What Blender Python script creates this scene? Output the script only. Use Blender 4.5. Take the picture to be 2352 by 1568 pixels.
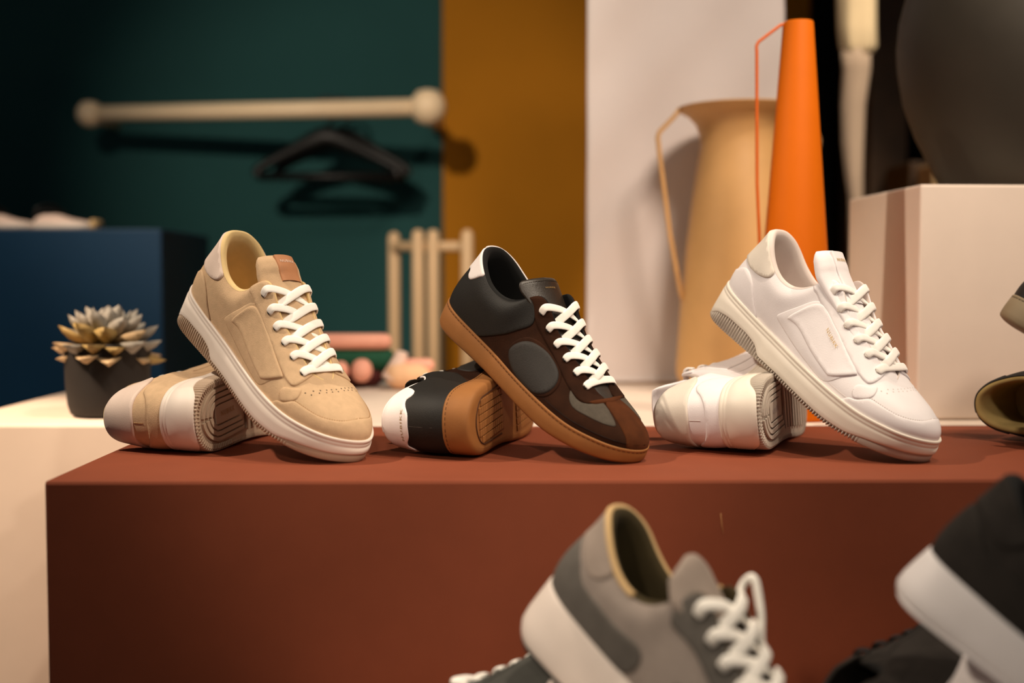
import bpy, bmesh, math, random
import numpy as np
from mathutils import Matrix, Vector
from mathutils.geometry import delaunay_2d_cdt

random.seed(7)
rng = np.random.default_rng(7)
for o in list(bpy.data.objects):
    bpy.data.objects.remove(o, do_unlink=True)
SC = bpy.context.scene
COL = SC.collection

# ------------------------------------------------------------------ camera
ZT = 0.90                      # height of the brown plinth top above the floor
CZ = ZT + 0.1736               # camera height
PITCH = math.atan(134 / 2613.0)
cam_d = bpy.data.cameras.new('camera')
cam_d.lens = 2613 / 2352 * 36
cam_d.sensor_width = 36
cam_d.clip_start = 0.05
cam_d.dof.use_dof = True
cam_d.dof.focus_distance = 1.17
cam_d.dof.aperture_fstop = 2.1
cam = bpy.data.objects.new('camera', cam_d)
COL.objects.link(cam)
cam.location = (0, 0, CZ)
cam.rotation_euler = (math.pi / 2 - PITCH, 0, 0)
SC.camera = cam

# ------------------------------------------------------------------ light
world = bpy.data.worlds.new('world')
SC.world = world
world.use_nodes = True
world.node_tree.nodes['Background'].inputs[0].default_value = (0.9, 0.95, 1.0, 1)
world.node_tree.nodes['Background'].inputs[1].default_value = 0.055


def spot(name, loc, target, energy, color, size, radius, blend=0.5):
    d = bpy.data.lights.new(name, 'SPOT')
    d.energy = energy
    d.color = color
    d.spot_size = math.radians(size)
    d.spot_blend = blend
    d.shadow_soft_size = radius
    o = bpy.data.objects.new(name, d)
    COL.objects.link(o)
    o.location = loc
    o.rotation_euler = (Vector(target) - Vector(loc)).to_track_quat('-Z', 'Y').to_euler()
    return o


WARM = (1.0, 0.84, 0.66)
spot('track_spot_left', (0.45, 0.70, ZT + 1.70), (-0.30, 1.25, ZT), 60, WARM, 54, 0.022, 0.6)
spot('track_spot_right', (1.20, 0.82, ZT + 1.70), (0.45, 1.25, ZT), 64, WARM, 50, 0.022, 0.6)
spot('track_spot_far_left', (-1.25, 0.93, ZT + 1.55), (0.04, 1.26, ZT + 0.03), 112, WARM, 40, 0.03, 0.7)
spot('track_spot_front', (-0.04, -1.3, ZT + 1.15), (-0.04, 1.02, ZT + 0.04), 80, WARM, 14.5, 0.05, 1.0)
for px_, e_ in ((-0.22, 30), (0.06, 20), (0.36, 20)):
    spot('fill_spot_pair', (px_ + 1.1, 0.12, ZT + 1.15), (px_, 1.12, ZT + 0.08), e_, WARM, 13, 0.03, 0.6)  # added fills, one per pair, to brighten the lying shoes' soles
spot('track_spot_plinth', (-1.10, 1.00, ZT + 1.00), (-0.74, 1.41, ZT - 0.12), 138, (1.0, 0.72, 0.49), 38, 0.05, 0.6)
spot('track_spot_vases', (0.75, -0.45, ZT + 2.0), (0.42, 1.95, ZT + 0.35), 285, (1.0, 0.82, 0.66), 31, 0.32, 0.8)
spot('track_spot_rail', (-0.75, -0.2, ZT + 1.35), (-0.30, 2.95, ZT + 0.45), 210, WARM, 34, 0.06, 0.9)
spot('fill_spot_recess', (1.1, 1.5, ZT + 2.0), (0.75, 2.45, ZT + 0.75), 150, WARM, 20, 0.05, 0.6)  # added fill, only there to lift the pale garment
spot('fill_spot_foreground', (-0.75, -0.5, ZT + 1.0), (0.06, 0.86, ZT - 0.04), 26, WARM, 13, 0.05, 0.8)  # extra light put in to brighten the leaning grey trainer
spot('fill_spot_corner', (-0.45, -0.5, ZT + 0.9), (0.36, 0.83, ZT - 0.03), 20, WARM, 8, 0.05, 0.8)  # invented spot that lifts the corner trainer's white sole
spot('fill_spot_cabinet', (-1.15, 1.3, ZT + 1.6), (-1.0, 2.36, ZT + 0.25), 60, WARM, 30, 0.05, 0.7)  # added so that the slip-ons on the cabinet come out bright
SC.view_settings.view_transform = 'Standard'
SC.view_settings.look = 'None'
SC.view_settings.exposure = 0.0
SC.view_settings.gamma = 1.0
SC.view_settings.use_curve_mapping = False


# ------------------------------------------------------------------ helpers
def lin(h):
    h = h.lstrip('#')
    r = [int(h[i:i + 2], 16) / 255 for i in (0, 2, 4)]
    return tuple(c / 12.92 if c <= 0.04045 else ((c + 0.055) / 1.055) ** 2.4 for c in r)


def material(name, color, rough=0.6, var=0.12, scale=60, bump=0.0, bscale=400, sheen=0.0, spec=0.4, detail=3):
    """Principled material with procedural colour variation and fine relief (object coordinates)."""
    m = bpy.data.materials.new(name)
    m.use_nodes = True
    nt = m.node_tree
    b = nt.nodes['Principled BSDF']
    c = lin(color)
    tc = nt.nodes.new('ShaderNodeTexCoord')
    n = nt.nodes.new('ShaderNodeTexNoise')
    n.inputs['Scale'].default_value = scale
    n.inputs['Detail'].default_value = detail
    nt.links.new(tc.outputs['Object'], n.inputs['Vector'])
    r = nt.nodes.new('ShaderNodeValToRGB')
    r.color_ramp.elements[0].position = 0.3
    r.color_ramp.elements[1].position = 0.7
    r.color_ramp.elements[0].color = (*[x * (1 - var) for x in c], 1)
    r.color_ramp.elements[1].color = (*[min(1, x * (1 + var)) for x in c], 1)
    nt.links.new(n.outputs['Fac'], r.inputs['Fac'])
    nt.links.new(r.outputs['Color'], b.inputs['Base Color'])
    b.inputs['Roughness'].default_value = rough
    b.inputs['Specular IOR Level'].default_value = spec
    if sheen:
        b.inputs['Sheen Weight'].default_value = sheen
        b.inputs['Sheen Roughness'].default_value = 0.5
        b.inputs['Sheen Tint'].default_value = (*c, 1)
    if bump:
        n2 = nt.nodes.new('ShaderNodeTexNoise')
        n2.inputs['Scale'].default_value = bscale
        n2.inputs['Detail'].default_value = 4
        nt.links.new(tc.outputs['Object'], n2.inputs['Vector'])
        bp = nt.nodes.new('ShaderNodeBump')
        bp.inputs['Strength'].default_value = bump
        bp.inputs['Distance'].default_value = 0.001
        nt.links.new(n2.outputs['Fac'], bp.inputs['Height'])
        nt.links.new(bp.outputs['Normal'], b.inputs['Normal'])
    return m


def obj(name, verts, faces, mat, parent=None, smooth=True, matrix=None):
    me = bpy.data.meshes.new(name)
    me.from_pydata([tuple(v) for v in verts], [], [tuple(f) for f in faces])
    me.update()
    if smooth:
        me.shade_smooth()
    me.materials.append(mat)
    o = bpy.data.objects.new(name, me)
    COL.objects.link(o)
    if parent is not None:
        o.parent = parent
    if matrix is not None:
        o.matrix_local = matrix
    return o


def empty(name, loc=(0, 0, 0), matrix=None):
    o = bpy.data.objects.new(name, None)
    o.empty_display_size = 0.05
    COL.objects.link(o)
    if matrix is not None:
        o.matrix_world = matrix
    else:
        o.location = loc
    return o


def tag(o, label, cat, group=None, kind=None):
    o['label'] = label
    o['category'] = cat
    if group:
        o['group'] = group
    if kind:
        o['kind'] = kind
    return o


def structure(o):
    o['kind'] = 'structure'
    return o


def at(px, py, y):
    """World point seen at photograph pixel (px, py) on the vertical plane y = const."""
    c, s = math.cos(PITCH), math.sin(PITCH)
    up = -(py - 784) / 2613.0
    d = ((px - 1176) / 2613.0, c + up * s, -s + up * c)
    k = y / d[1]
    return Vector((d[0] * k, y, CZ + d[2] * k))


def box_mesh(x0, x1, y0, y1, z0, z1, bev=0.003, seg=2):
    bm = bmesh.new()
    bmesh.ops.create_cube(bm, size=1)
    for v in bm.verts:
        v.co = Vector((x0 if v.co.x < 0 else x1, y0 if v.co.y < 0 else y1, z0 if v.co.z < 0 else z1))
    if bev:
        bmesh.ops.bevel(bm, geom=bm.edges[:], offset=bev, segments=seg, profile=0.5, affect='EDGES')
    bm.verts.index_update()
    V = [v.co.copy() for v in bm.verts]
    Fc = [[v.index for v in f.verts] for f in bm.faces]
    bm.free()
    return V, Fc


def box(name, x0, x1, y0, y1, z0, z1, mat, parent=None, bev=0.003, loc=None, rz=0.0):
    V, Fc = box_mesh(x0, x1, y0, y1, z0, z1, bev)
    o = obj(name, V, Fc, mat, parent, smooth=False)
    if loc is not None:
        o.location = loc
    o.rotation_euler.z = rz
    return o


def lathe(profile, n=48, closed_bottom=True):
    V, Fc = [], []
    k = len(profile)
    for i in range(n):
        a = 2 * math.pi * i / n
        for r, z in profile:
            V.append((r * math.cos(a), r * math.sin(a), z))
    for i in range(n):
        j = (i + 1) % n
        for q in range(k - 1):
            Fc.append((i * k + q, j * k + q, j * k + q + 1, i * k + q + 1))
    return V, Fc


def smooth_path(P, per=8, closed=False):
    P = [np.array(p, float) for p in P]
    n = len(P)
    out = []
    rngn = n if closed else n - 1
    for i in range(rngn):
        if closed:
            a, b, c, d = P[i - 1], P[i], P[(i + 1) % n], P[(i + 2) % n]
        else:
            b, c = P[i], P[i + 1]
            a = P[i - 1] if i else 2 * b - c
            d = P[i + 2] if i + 2 < n else 2 * c - b
        for k in range(per):
            t = k / per
            out.append(0.5 * (2 * b + (c - a) * t + (2 * a - 5 * b + 4 * c - d) * t * t + (3 * b - a - 3 * c + d) * t ** 3))
    if not closed:
        out.append(P[-1])
    return np.array(out)


def tube(P, r, n=10, caps=True):
    """Round tube along points P, r a number or one radius per point."""
    P = np.array(P, float)
    R = np.full(len(P), r) if np.isscalar(r) else np.array(r)
    T = np.gradient(P, axis=0)
    T /= np.linalg.norm(T, axis=1)[:, None] + 1e-12
    ref = np.array([0, 0, 1.0]) if abs(T[0][2]) < 0.9 else np.array([1.0, 0, 0])
    V, Fc = [], []
    u = np.cross(ref, T[0])
    u /= np.linalg.norm(u)
    for i in range(len(P)):
        u = u - T[i] * (u @ T[i])
        u /= np.linalg.norm(u)
        w = np.cross(T[i], u)
        for k in range(n):
            a = 2 * math.pi * k / n
            V.append(P[i] + R[i] * (math.cos(a) * u + math.sin(a) * w))
    for i in range(len(P) - 1):
        for k in range(n):
            l = (k + 1) % n
            Fc.append((i * n + k, i * n + l, (i + 1) * n + l, (i + 1) * n + k))
    if caps:
        Fc.append(tuple(range(n))[::-1])
        Fc.append(tuple((len(P) - 1) * n + k for k in range(n)))
    return V, Fc


def join(parts):
    V, Fc = [], []
    for v, f in parts:
        b = len(V)
        V.extend(v)
        Fc.extend([tuple(i + b for i in q) for q in f])
    return V, Fc


_txt = {}


def text_mesh(s, bold=0.0):
    """Flat lettering as (verts 2D scaled to cap height 1, faces), centred."""
    key = (s, bold)
    if key in _txt:
        return _txt[key]
    cu = bpy.data.curves.new('lettering', 'FONT')
    cu.body = s
    cu.size = 1.0
    cu.resolution_u = 2
    cu.space_character = 1.25
    cu.offset = bold
    o = bpy.data.objects.new('lettering', cu)
    COL.objects.link(o)
    dg = bpy.context.evaluated_depsgraph_get()
    me = bpy.data.meshes.new_from_object(o.evaluated_get(dg))
    V = np.array([v.co[:2] for v in me.vertices])
    Fc = [tuple(p.vertices) for p in me.polygons]
    bpy.data.objects.remove(o, do_unlink=True)
    bpy.data.meshes.remove(me)
    bpy.data.curves.remove(cu)
    V = V - (V.min(0) + V.max(0)) / 2
    V = V / (V[:, 1].max() - V[:, 1].min())
    _txt[key] = (V, Fc)
    return V, Fc


# ------------------------------------------------------------------ shoe surface
def spline_periodic(u, Y, per):
    u=np.asarray(u,float); Y=np.asarray(Y,float); n=len(u)
    h=np.diff(np.append(u,u[0]+per))
    A=np.zeros((n,n)); R=np.zeros_like(Y)
    d=(np.roll(Y,-1,0)-Y)/h[:,None]
    for i in range(n):
        hm=h[i-1]; hp=h[i]
        A[i,i-1]+=hp; A[i,i]+=2*(hm+hp); A[i,(i+1)%n]+=hm
        R[i]=3*(hp*d[i-1]+hm*d[i])
    M=np.linalg.solve(A,R)
    def f(x):
        x=np.mod(np.asarray(x,float)-u[0],per)+u[0]
        i=np.clip(np.searchsorted(u,x,side='right')-1,0,n-1)
        t=((x-u[i])/h[i])[...,None]; hh=h[i][...,None]; j=(i+1)%n
        a=2*t**3-3*t**2+1; b=t**3-2*t**2+t; c=-2*t**3+3*t**2; e=t**3-t**2
        return a*Y[i]+b*hh*M[i]+c*Y[j]+e*hh*M[j]
    return f
def tab(xs,ys):
    xs=np.array(xs,float); ys=np.array(ys,float)
    h=np.diff(xs); d=np.diff(ys)/h; n=len(xs)
    m=np.zeros(n)
    for i in range(1,n-1):
        if d[i-1]*d[i]>0:
            w1=2*h[i]+h[i-1]; w2=h[i]+2*h[i-1]; m[i]=(w1+w2)/(w1/d[i-1]+w2/d[i])
    m[0]=d[0]; m[-1]=d[-1]
    def f(x):
        x=np.clip(np.asarray(x,float),xs[0],xs[-1])
        i=np.clip(np.searchsorted(xs,x,side='right')-1,0,n-2)
        t=(x-xs[i])/h[i]
        return (2*t**3-3*t**2+1)*ys[i]+(t**3-2*t**2+t)*h[i]*m[i]+(3*t**2-2*t**3)*ys[i+1]+(t**3-t**2)*h[i]*m[i+1]
    return f
class Shoe:
    def __init__(self, rows, med, zf, zb, sc=(1,1,1), ysh=0):
        self.sc=np.array(sc,float)
        # rows lateral: bx,by,tx,ty,tz,o1,h1,o2,d2 ; med: by,ty overrides for the inner rows
        L=np.array(rows,float); n=len(L)
        B=L[:,:2]; T=L[:,2:5]
        c=np.r_[0,np.cumsum(0.6*np.linalg.norm(np.diff(B,axis=0),axis=1)+0.4*np.linalg.norm(np.diff(T,axis=0),axis=1))]
        s=c/c[-1]; self.skey=s
        M=L[1:-1].copy()
        for i,(by,ty) in enumerate(med): M[i,1]=by; M[i,3]=ty
        for A in (L,M):
            A[:,3]+=ysh*np.clip((A[:,2]-85)/30,0,1)*np.clip((225-A[:,2])/15,0,1)
        full=np.vstack([L,M[::-1]]); u=np.r_[s,2-s[1:-1][::-1]]
        self.f=spline_periodic(u,full,2.0); self.zf=zf; self.zb=zb
    def out(self,u):
        e=1e-3; t=(self.f(np.asarray(u)+e)-self.f(np.asarray(u)-e))[...,:2]
        o=np.stack([t[...,1],-t[...,0]],-1); return o/np.linalg.norm(o,axis=-1,keepdims=True)
    def S0(self,u,t):
        u=np.asarray(u,float); t=np.asarray(t,float); u,t=np.broadcast_arrays(u,t)
        r=self.f(u); o=self.out(u); z0=np.zeros_like(u)[...,None]
        O=np.concatenate([o,z0],-1); U=np.zeros_like(O); U[...,2]=1
        P0=np.concatenate([r[...,:2],self.zf(r[...,0])[...,None]],-1); P3=r[...,2:5]
        P1=P0+O*r[...,5:6]+U*r[...,6:7]; P2=P3+O*r[...,7:8]-U*r[...,8:9]
        t=t[...,None]
        return ((1-t)**3*P0+3*t*(1-t)**2*P1+3*t*t*(1-t)*P2+t**3*P3)*self.sc
    def sole(self,u,off,z):
        r=self.f(u); o=self.out(u); p=r[...,:2]+o*np.asarray(off)[...,None]
        return np.concatenate([p,np.broadcast_to(z,p.shape[:-1])[...,None]],-1)*self.sc
COURT_ROWS=[
 (6,0,  19,0,115, 5,26,5,30),
 (9,-15, 22,-13,114, 5,26,4,28),
 (20,-26, 33,-24,108, 4,24,4,24),
 (42,-31.5, 50,-30,95, 4,20,5,18),
 (66,-33, 68,-32,85, 4,18,7,15),
 (88,-34, 87,-31,83, 4,18,9,14),
 (106,-35.5, 103,-29,94, 3,20,9,14),
 (120,-37, 115,-24,111, 3,22,9,18),
 (156,-43, 149,-22,95, 2,19,13,11),
 (190,-48, 185,-19,78, 2,17,17,8),
 (226,-47, 209,-15,66, 2,17,20,5),
 (258,-37, 218,-8,62, 2,18,26,3),
 (279,-19, 221,-2,60.5, 2,19,32,2),
 (287,3,  221.5,1,60.3, 2,20,34,2)]
COURT_MED=[(15,13),(26,24),(31,30),(31,32),(30,31),(31,29),(32.5,24),(38,22),(45,19),(46,15.5),(36,9),(20,4)]
court=Shoe(COURT_ROWS,COURT_MED,tab([0,40,90,150,220,260,290],[40,36,31,28,28,31,35]),tab([-5,5,25,190,240,270,295],[4,1.5,0,0,4,9,15]),(1.005,1.01,1.))
beige=Shoe(COURT_ROWS,COURT_MED,tab([0,40,90,150,220,260,290],[40,36,31,28,28,31,35]),tab([-5,5,25,190,240,270,295],[4,1.5,0,0,4,9,15]),(1.005,1.01,1.),-3)
white=Shoe(COURT_ROWS,COURT_MED,tab([0,40,90,150,220,260,290],[40,36,31,28,28,31,35]),tab([-5,5,25,190,240,270,295],[4,1.5,0,0,4,9,15]),(1.005,1.01,1.),7)
def find_u(sh,side,x,which='T'):
    us=np.linspace(0,1,4001); r=sh.f(us); v=r[:,2] if which=='T' else r[:,0]
    # first crossing after heel
    i=np.argmin(abs(v-x)); u=us[i]; return u if side<0 else 2-u
RETRO_ROWS=[
 (5,0,  19,0,102, 4,24,5,28),
 (8,-14, 22,-12,101, 3,24,4,26),
 (19,-25, 32,-22,96, 3,22,4,22),
 (40,-31, 46,-28,88, 3,18,5,16),
 (64,-32.5, 63,-31,80, 3,16,7,13),
 (86,-33.5, 84,-31,78.5, 3,16,9,12),
 (106,-35, 103,-30,88, 2,17,10,12),
 (120,-37, 115,-24,101, 2,20,9,16),
 (156,-43, 150,-20,84, 2,16,13,11),
 (190,-47, 186,-17,67, 2,14,17,8),
 (226,-46, 210,-13,56, 2,13,20,5),
 (258,-36, 218,-7,52, 2,13,26,3),
 (279,-19, 221,-2,50.5, 2,14,32,2),
 (287,3,  221.5,1,50.3, 2,15,34,2)]
RETRO_MED=[(14,12),(25,22),(30,28),(30.5,31),(30,31),(31,30),(32.5,24),(38,20),(44.5,17),(45,13.5),(35,8),(20,4)]
retro=Shoe(RETRO_ROWS,RETRO_MED,tab([0,40,90,150,220,260,290],[29,27,24,22,22,25,28]),tab([-5,5,25,190,240,270,295],[5,2,0,0,4,9,14]),(.985,1.025,.97),3)
RUN_ROWS=[tuple(v+(10 if k==4 else (1.5 if k in(5,) else 0)) for k,v in enumerate(r)) for r in COURT_ROWS]
runner=Shoe(RUN_ROWS,COURT_MED,tab([0,40,90,150,220,260,290],[54,48,42,38,34,36,42]),tab([-5,5,25,190,240,270,295],[14,8,2,0,5,12,19]),(1.005,1.01,1.),2)


# ------------------------------------------------------------------ shoes
class Builder:
    """Builds one sneaker out of parts; coordinates in mm, x heel to toe, z up, -y the side of the right shoe seen."""

    def __init__(self, sh, root, m):
        self.sh, self.root, self.m = sh, root, m
        self.dispf = None

    def emit(self, name, V, F, mat, smooth=True, parent=None, label=None, kind=None):
        V = np.array(V, float) * [1, self.m, 1] * 0.001
        if self.m < 0:
            F = [tuple(reversed(f)) for f in F]
        o = obj(name, V, F, mat, parent or self.root, smooth)
        if label:
            o['label'] = label
        if kind:
            o['kind'] = kind
        return o

    # base surface with relief
    def N(self, u, t):
        u, t = np.broadcast_arrays(np.asarray(u, float), np.asarray(t, float))
        e = 2e-3
        du = self.sh.S0(u + e, t) - self.sh.S0(u - e, t)
        dt = self.sh.S0(u, np.minimum(t + e, 1)) - self.sh.S0(u, np.maximum(t - e, 0))
        n = np.cross(du, dt)
        n /= np.linalg.norm(n, axis=-1, keepdims=True) + 1e-9
        return n

    def S(self, u, t, off=0.0):
        u, t = np.broadcast_arrays(np.asarray(u, float), np.asarray(t, float))
        p = self.sh.S0(u, t)
        d = np.asarray(off, float) + (self.dispf(np.mod(u, 2), t) if self.dispf else 0)
        return p + self.N(u, t) * np.broadcast_to(d, u.shape)[..., None]

    def upper(self, name, mat, nu=220, nt=30):
        u = np.linspace(0, 2, nu, endpoint=False)
        t = np.linspace(-0.0, 1, nt)
        U, T = np.meshgrid(u, t, indexing='ij')
        V = self.S(U, T).reshape(-1, 3)
        F = []
        for i in range(nu):
            j = (i + 1) % nu
            for k in range(nt - 1):
                F.append((i * nt + k, j * nt + k, j * nt + k + 1, i * nt + k + 1))
        return self.emit(name, V, F, mat)

    KU, KT = 330.0, 75.0

    def patch(self, name, poly, mat, thick=1.2, step=3.2, smooth=4, edge=1.2, profile=None, flip=False, label=None, lift=0.15, parent=None, closed=True):
        """Overlay panel: closed outline in surface coordinates (u, t), laid proud of the upper."""
        P = np.array(poly, float)
        if flip:
            P = np.stack([2 - P[:, 0], P[:, 1]], 1)
        if smooth:
            P = smooth_path(P, smooth, closed=True)
        P[:, 1] = np.clip(P[:, 1], 0.0, 1.0)
        Q = P * [self.KU, self.KT]
        # resample the outline evenly
        Lq = np.r_[Q, Q[:1]]
        seg = np.linalg.norm(np.diff(Lq, axis=0), axis=1)
        cum = np.r_[0, np.cumsum(seg)]
        n = max(12, int(cum[-1] / (step * 0.8)))
        s = np.linspace(0, cum[-1], n, endpoint=False)
        O = np.stack([np.interp(s, cum, Lq[:, k]) for k in (0, 1)], 1)
        lo, hi = O.min(0), O.max(0)
        gx, gy = np.meshgrid(np.arange(lo[0], hi[0], step), np.arange(lo[1], hi[1], step))
        G = np.stack([gx.ravel(), gy.ravel()], 1) + 0.013

        def dist(p):
            a, b = O, np.roll(O, -1, 0)
            ab = b - a
            L2 = (ab ** 2).sum(1) + 1e-9
            tt = np.clip(((p[:, None] - a) * ab).sum(-1) / L2, 0, 1)
            return np.sqrt((((p[:, None] - (a + ab * tt[..., None])) ** 2).sum(-1)).min(1))

        def inside(p):
            a, b = O, np.roll(O, -1, 0)
            c = (a[:, 1] > p[:, None, 1]) != (b[:, 1] > p[:, None, 1])
            xx = a[:, 0] + (p[:, None, 1] - a[:, 1]) / (b[:, 1] - a[:, 1] + 1e-12) * (b[:, 0] - a[:, 0])
            return (c & (p[:, None, 0] < xx)).sum(1) % 2 == 1
        G = G[inside(G)]
        if len(G):
            G = G[dist(G) > step * 0.45]
        # a close inner ring keeps the rounded edge crisp
        cen = []
        tn = np.roll(O, -1, 0) - np.roll(O, 1, 0)
        nn = np.stack([-tn[:, 1], tn[:, 0]], 1)
        nn /= np.linalg.norm(nn, axis=1, keepdims=True) + 1e-9
        R1 = O + nn * edge
        if inside(R1).mean() < 0.5:
            R1 = O - nn * edge
        R1 = R1[inside(R1)]
        if len(R1):
            R1 = R1[dist(R1) > edge * 0.8]
        if len(G) and len(R1):
            dd = np.sqrt(((G[:, None] - R1) ** 2).sum(-1)).min(1)
            G = G[dd > step * 0.4]
        A = np.vstack([O, R1, G]) if len(G) else np.vstack([O, R1])
        vs, es, fs, ov, oe, of = delaunay_2d_cdt([Vector(a) for a in A], [], [list(range(n))], 1, 1e-4)
        A2 = np.array([[v.x, v.y] for v in vs])
        d = dist(A2)
        d[d < 1e-3] = 0
        if profile is None:
            off = lift + thick * np.where(d <= 0, 0.35, np.minimum(1, 0.55 + 0.45 * np.minimum(d / edge, 1)))
        else:
            off = lift + profile(d)
        ut = A2 / [self.KU, self.KT]
        V = self.S(ut[:, 0], np.clip(ut[:, 1], 0, 1), off)
        F = [tuple(f) for f in fs]
        # orient the faces outwards
        nv = self.N(ut[:, 0], np.clip(ut[:, 1], 0.01, 0.99))
        F2 = []
        for f in F:
            a, b, c = V[f[0]], V[f[1]], V[f[2]]
            nrm = np.cross(b - a, c - a)
            F2.append(f if nrm @ nv[f[0]] >= 0 else f[::-1])
        # skirt down to the upper
        cnt = {}
        for f in F2:
            for i in range(len(f)):
                e = (f[i], f[(i + 1) % len(f)])
                cnt[e] = cnt.get(e, 0) + 1
        V = list(V)
        low = {}
        for (a, b) in list(cnt):
            if (b, a) not in cnt:
                for q in (a, b):
                    if q not in low:
                        low[q] = len(V)
                        V.append(self.S(ut[q, 0], np.clip(ut[q, 1], 0, 1), -0.8))
                F2.append((b, a, low[a], low[b]))
        return self.emit(name, V, F2, mat, parent=parent, label=label)

    def dashes(self, name, poly, mat, off=0.5, dash=1.6, gap=1.3, w=0.45, h=0.35, flip=False, label=None, mirror=False, smooth=4):
        """Row of stitches along an open line in (u, t)."""
        VV, FF = [], []
        for fl in ((False, True) if mirror else (flip,)):
            P = np.array(poly, float)
            if fl:
                P = np.stack([2 - P[:, 0], P[:, 1]], 1)
            P = smooth_path(P, 14)
            X = self.S(P[:, 0], np.clip(P[:, 1], 0, 1), off)
            NN = self.N(P[:, 0], np.clip(P[:, 1], 0, 0.99))
            self._dash(X, NN, dash, gap, w, h, VV, FF)
        return self.emit(name, VV, FF, mat, smooth=False, label=label, kind='stuff')

    def _dash(self, X, NN, dash, gap, w, h, VV, FF):
        cum = np.r_[0, np.cumsum(np.linalg.norm(np.diff(X, axis=0), axis=1))]
        ip = lambda s: np.array([np.interp(s, cum, X[:, k]) for k in range(3)])
        inn = lambda s: np.array([np.interp(s, cum, NN[:, k]) for k in range(3)])
        s = gap / 2
        while s + dash < cum[-1]:
            a, b = ip(s), ip(s + dash)
            n = inn(s)
            d = b - a
            d /= np.linalg.norm(d) + 1e-9
            y = np.cross(n, d)
            k = len(VV)
            for p, e in ((a, 0.3), (b, 0.3)):
                VV += [p - y * w - n * .5, p + y * w - n * .5, p + y * w * .6 + n * h, p - y * w * .6 + n * h]
            FF += [(k, k + 1, k + 5, k + 4), (k + 1, k + 2, k + 6, k + 5), (k + 2, k + 3, k + 7, k + 6), (k + 3, k, k + 4, k + 7), (k, k + 3, k + 2, k + 1), (k + 4, k + 5, k + 6, k + 7)]
            s += dash + gap

    def sheet(self, name, rows, mat, closed_u=False, label=None, smooth=True, parent=None, flipf=False):
        """Loft of equal-length rows of points."""
        rows = [np.array(r) for r in rows]
        n = len(rows[0])
        V = np.vstack(rows)
        F = []
        k = len(rows)
        for i in range(k if closed_u else k - 1):
            j = (i + 1) % k
            for q in range(n - 1):
                f = (i * n + q, j * n + q, j * n + q + 1, i * n + q + 1)
                F.append(f[::-1] if flipf else f)
        return self.emit(name, V, F, mat, label=label, smooth=smooth, parent=parent)

    def lining(self, name, mat, uc, roll=7.0, label=None, bind=None):
        """Padded collar roll and inner wall; thin along the lace opening."""
        u = np.linspace(0, 2, 240, endpoint=False)
        d = np.minimum(u, 2 - u)
        k = np.clip((uc + 0.03 - d) / 0.06, 0, 1)
        k = k * k * (3 - 2 * k)
        T = self.S(u, np.ones_like(u))
        B = self.sh.S0(u, np.zeros_like(u))
        o = self.sh.out(u)
        O = np.concatenate([o, np.zeros_like(u)[:, None]], -1)
        Z = np.array([0, 0, 1.0])
        r = (1.6 + (roll - 1.6) * k)[:, None]
        rows = [T + O * 0.2, T + O * 0.1 - O * 0.15 * r + Z * 0.22 * r, T - O * 0.5 * r + Z * 0.38 * r, T - O * 0.85 * r + Z * 0.2 * r, T - O * 1.1 * r - Z * 0.35 * r,
                T - O * (1.15 * r) - Z * (8 * k[:, None] + 3)]
        base = B - O * 8
        base[:, 2] += 3
        for f in (0.3, 0.6, 1.0):
            rows.append(rows[5] * (1 - f) + base * f)
        rows = np.array(rows).transpose(1, 0, 2)
        if bind is not None:
            return self.sheet(name, rows[:, :4], bind, closed_u=True), None
        return self.sheet(name, rows, mat, closed_u=True, label=label)

    def insole(self, mat):
        u = np.linspace(0, 1, 40)
        rows = []
        for q in np.linspace(0, 1, 7):
            a = self.sh.S0(u, np.zeros_like(u))
            b = self.sh.S0(2 - u, np.zeros_like(u))
            r = a * (1 - q) + b * q
            r = r + 0.0
            r[:, 2] += 4 + 3 * (2 * q - 1) ** 2
            rows.append(r)
        self.sheet('insole', np.array(rows), mat)

    def ring(self, name, prof, mat, nu=400, label=None, smooth=True, parent=None):
        """Closed band around the sole: prof(u) gives a list of (offset, z) arrays, top to bottom."""
        u = np.linspace(0, 2, nu, endpoint=False)
        rows = [self.sh.sole(u, off, z) for off, z in prof(u)]
        return self.sheet(name, np.array(rows).transpose(1, 0, 2), mat, closed_u=True, label=label, smooth=smooth, parent=parent, flipf=True)

    def bottom(self, name, mat, off=3.0, dz=0.0, label=None, smooth=True):
        u = np.linspace(0, 1, 90)
        x = self.sh.f(u)[:, 0]
        zb = self.sh.zb(x) + dz
        a = self.sh.sole(u, np.full_like(u, off), zb)
        x2 = self.sh.f(2 - u)[:, 0]
        b = self.sh.sole(2 - u, np.full_like(u, off), self.sh.zb(x2) + dz)
        rows = [a * (1 - q) + b * q for q in np.linspace(0, 1, 12)]
        return self.sheet(name, np.array(rows), mat, label=label, smooth=smooth)

    def zbot(self, x):
        return self.sh.zb(np.asarray(x) / self.sh.sc[0]) * self.sh.sc[2]

    def tread(self, name, loop, mat, h=1.8, base=0.0):
        """Raised tread block under the sole, outline in plan (x, y)."""
        L = np.array(loop, float)
        n = len(L)
        z = self.zbot(L[:, 0]) + base
        c = L.mean(0)
        ins = L + (c - L) / (np.linalg.norm(c - L, axis=1, keepdims=True) + 1e-9) * 0.35
        V = np.vstack([np.c_[L, z + 0.4], np.c_[L, z - h * 0.75], np.c_[ins, z - h]])
        F = []
        for i in range(n):
            j = (i + 1) % n
            F += [(i, j, n + j, n + i), (n + i, n + j, 2 * n + j, 2 * n + i)]
        return V, F, [2 * n + i for i in range(n)]

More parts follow.
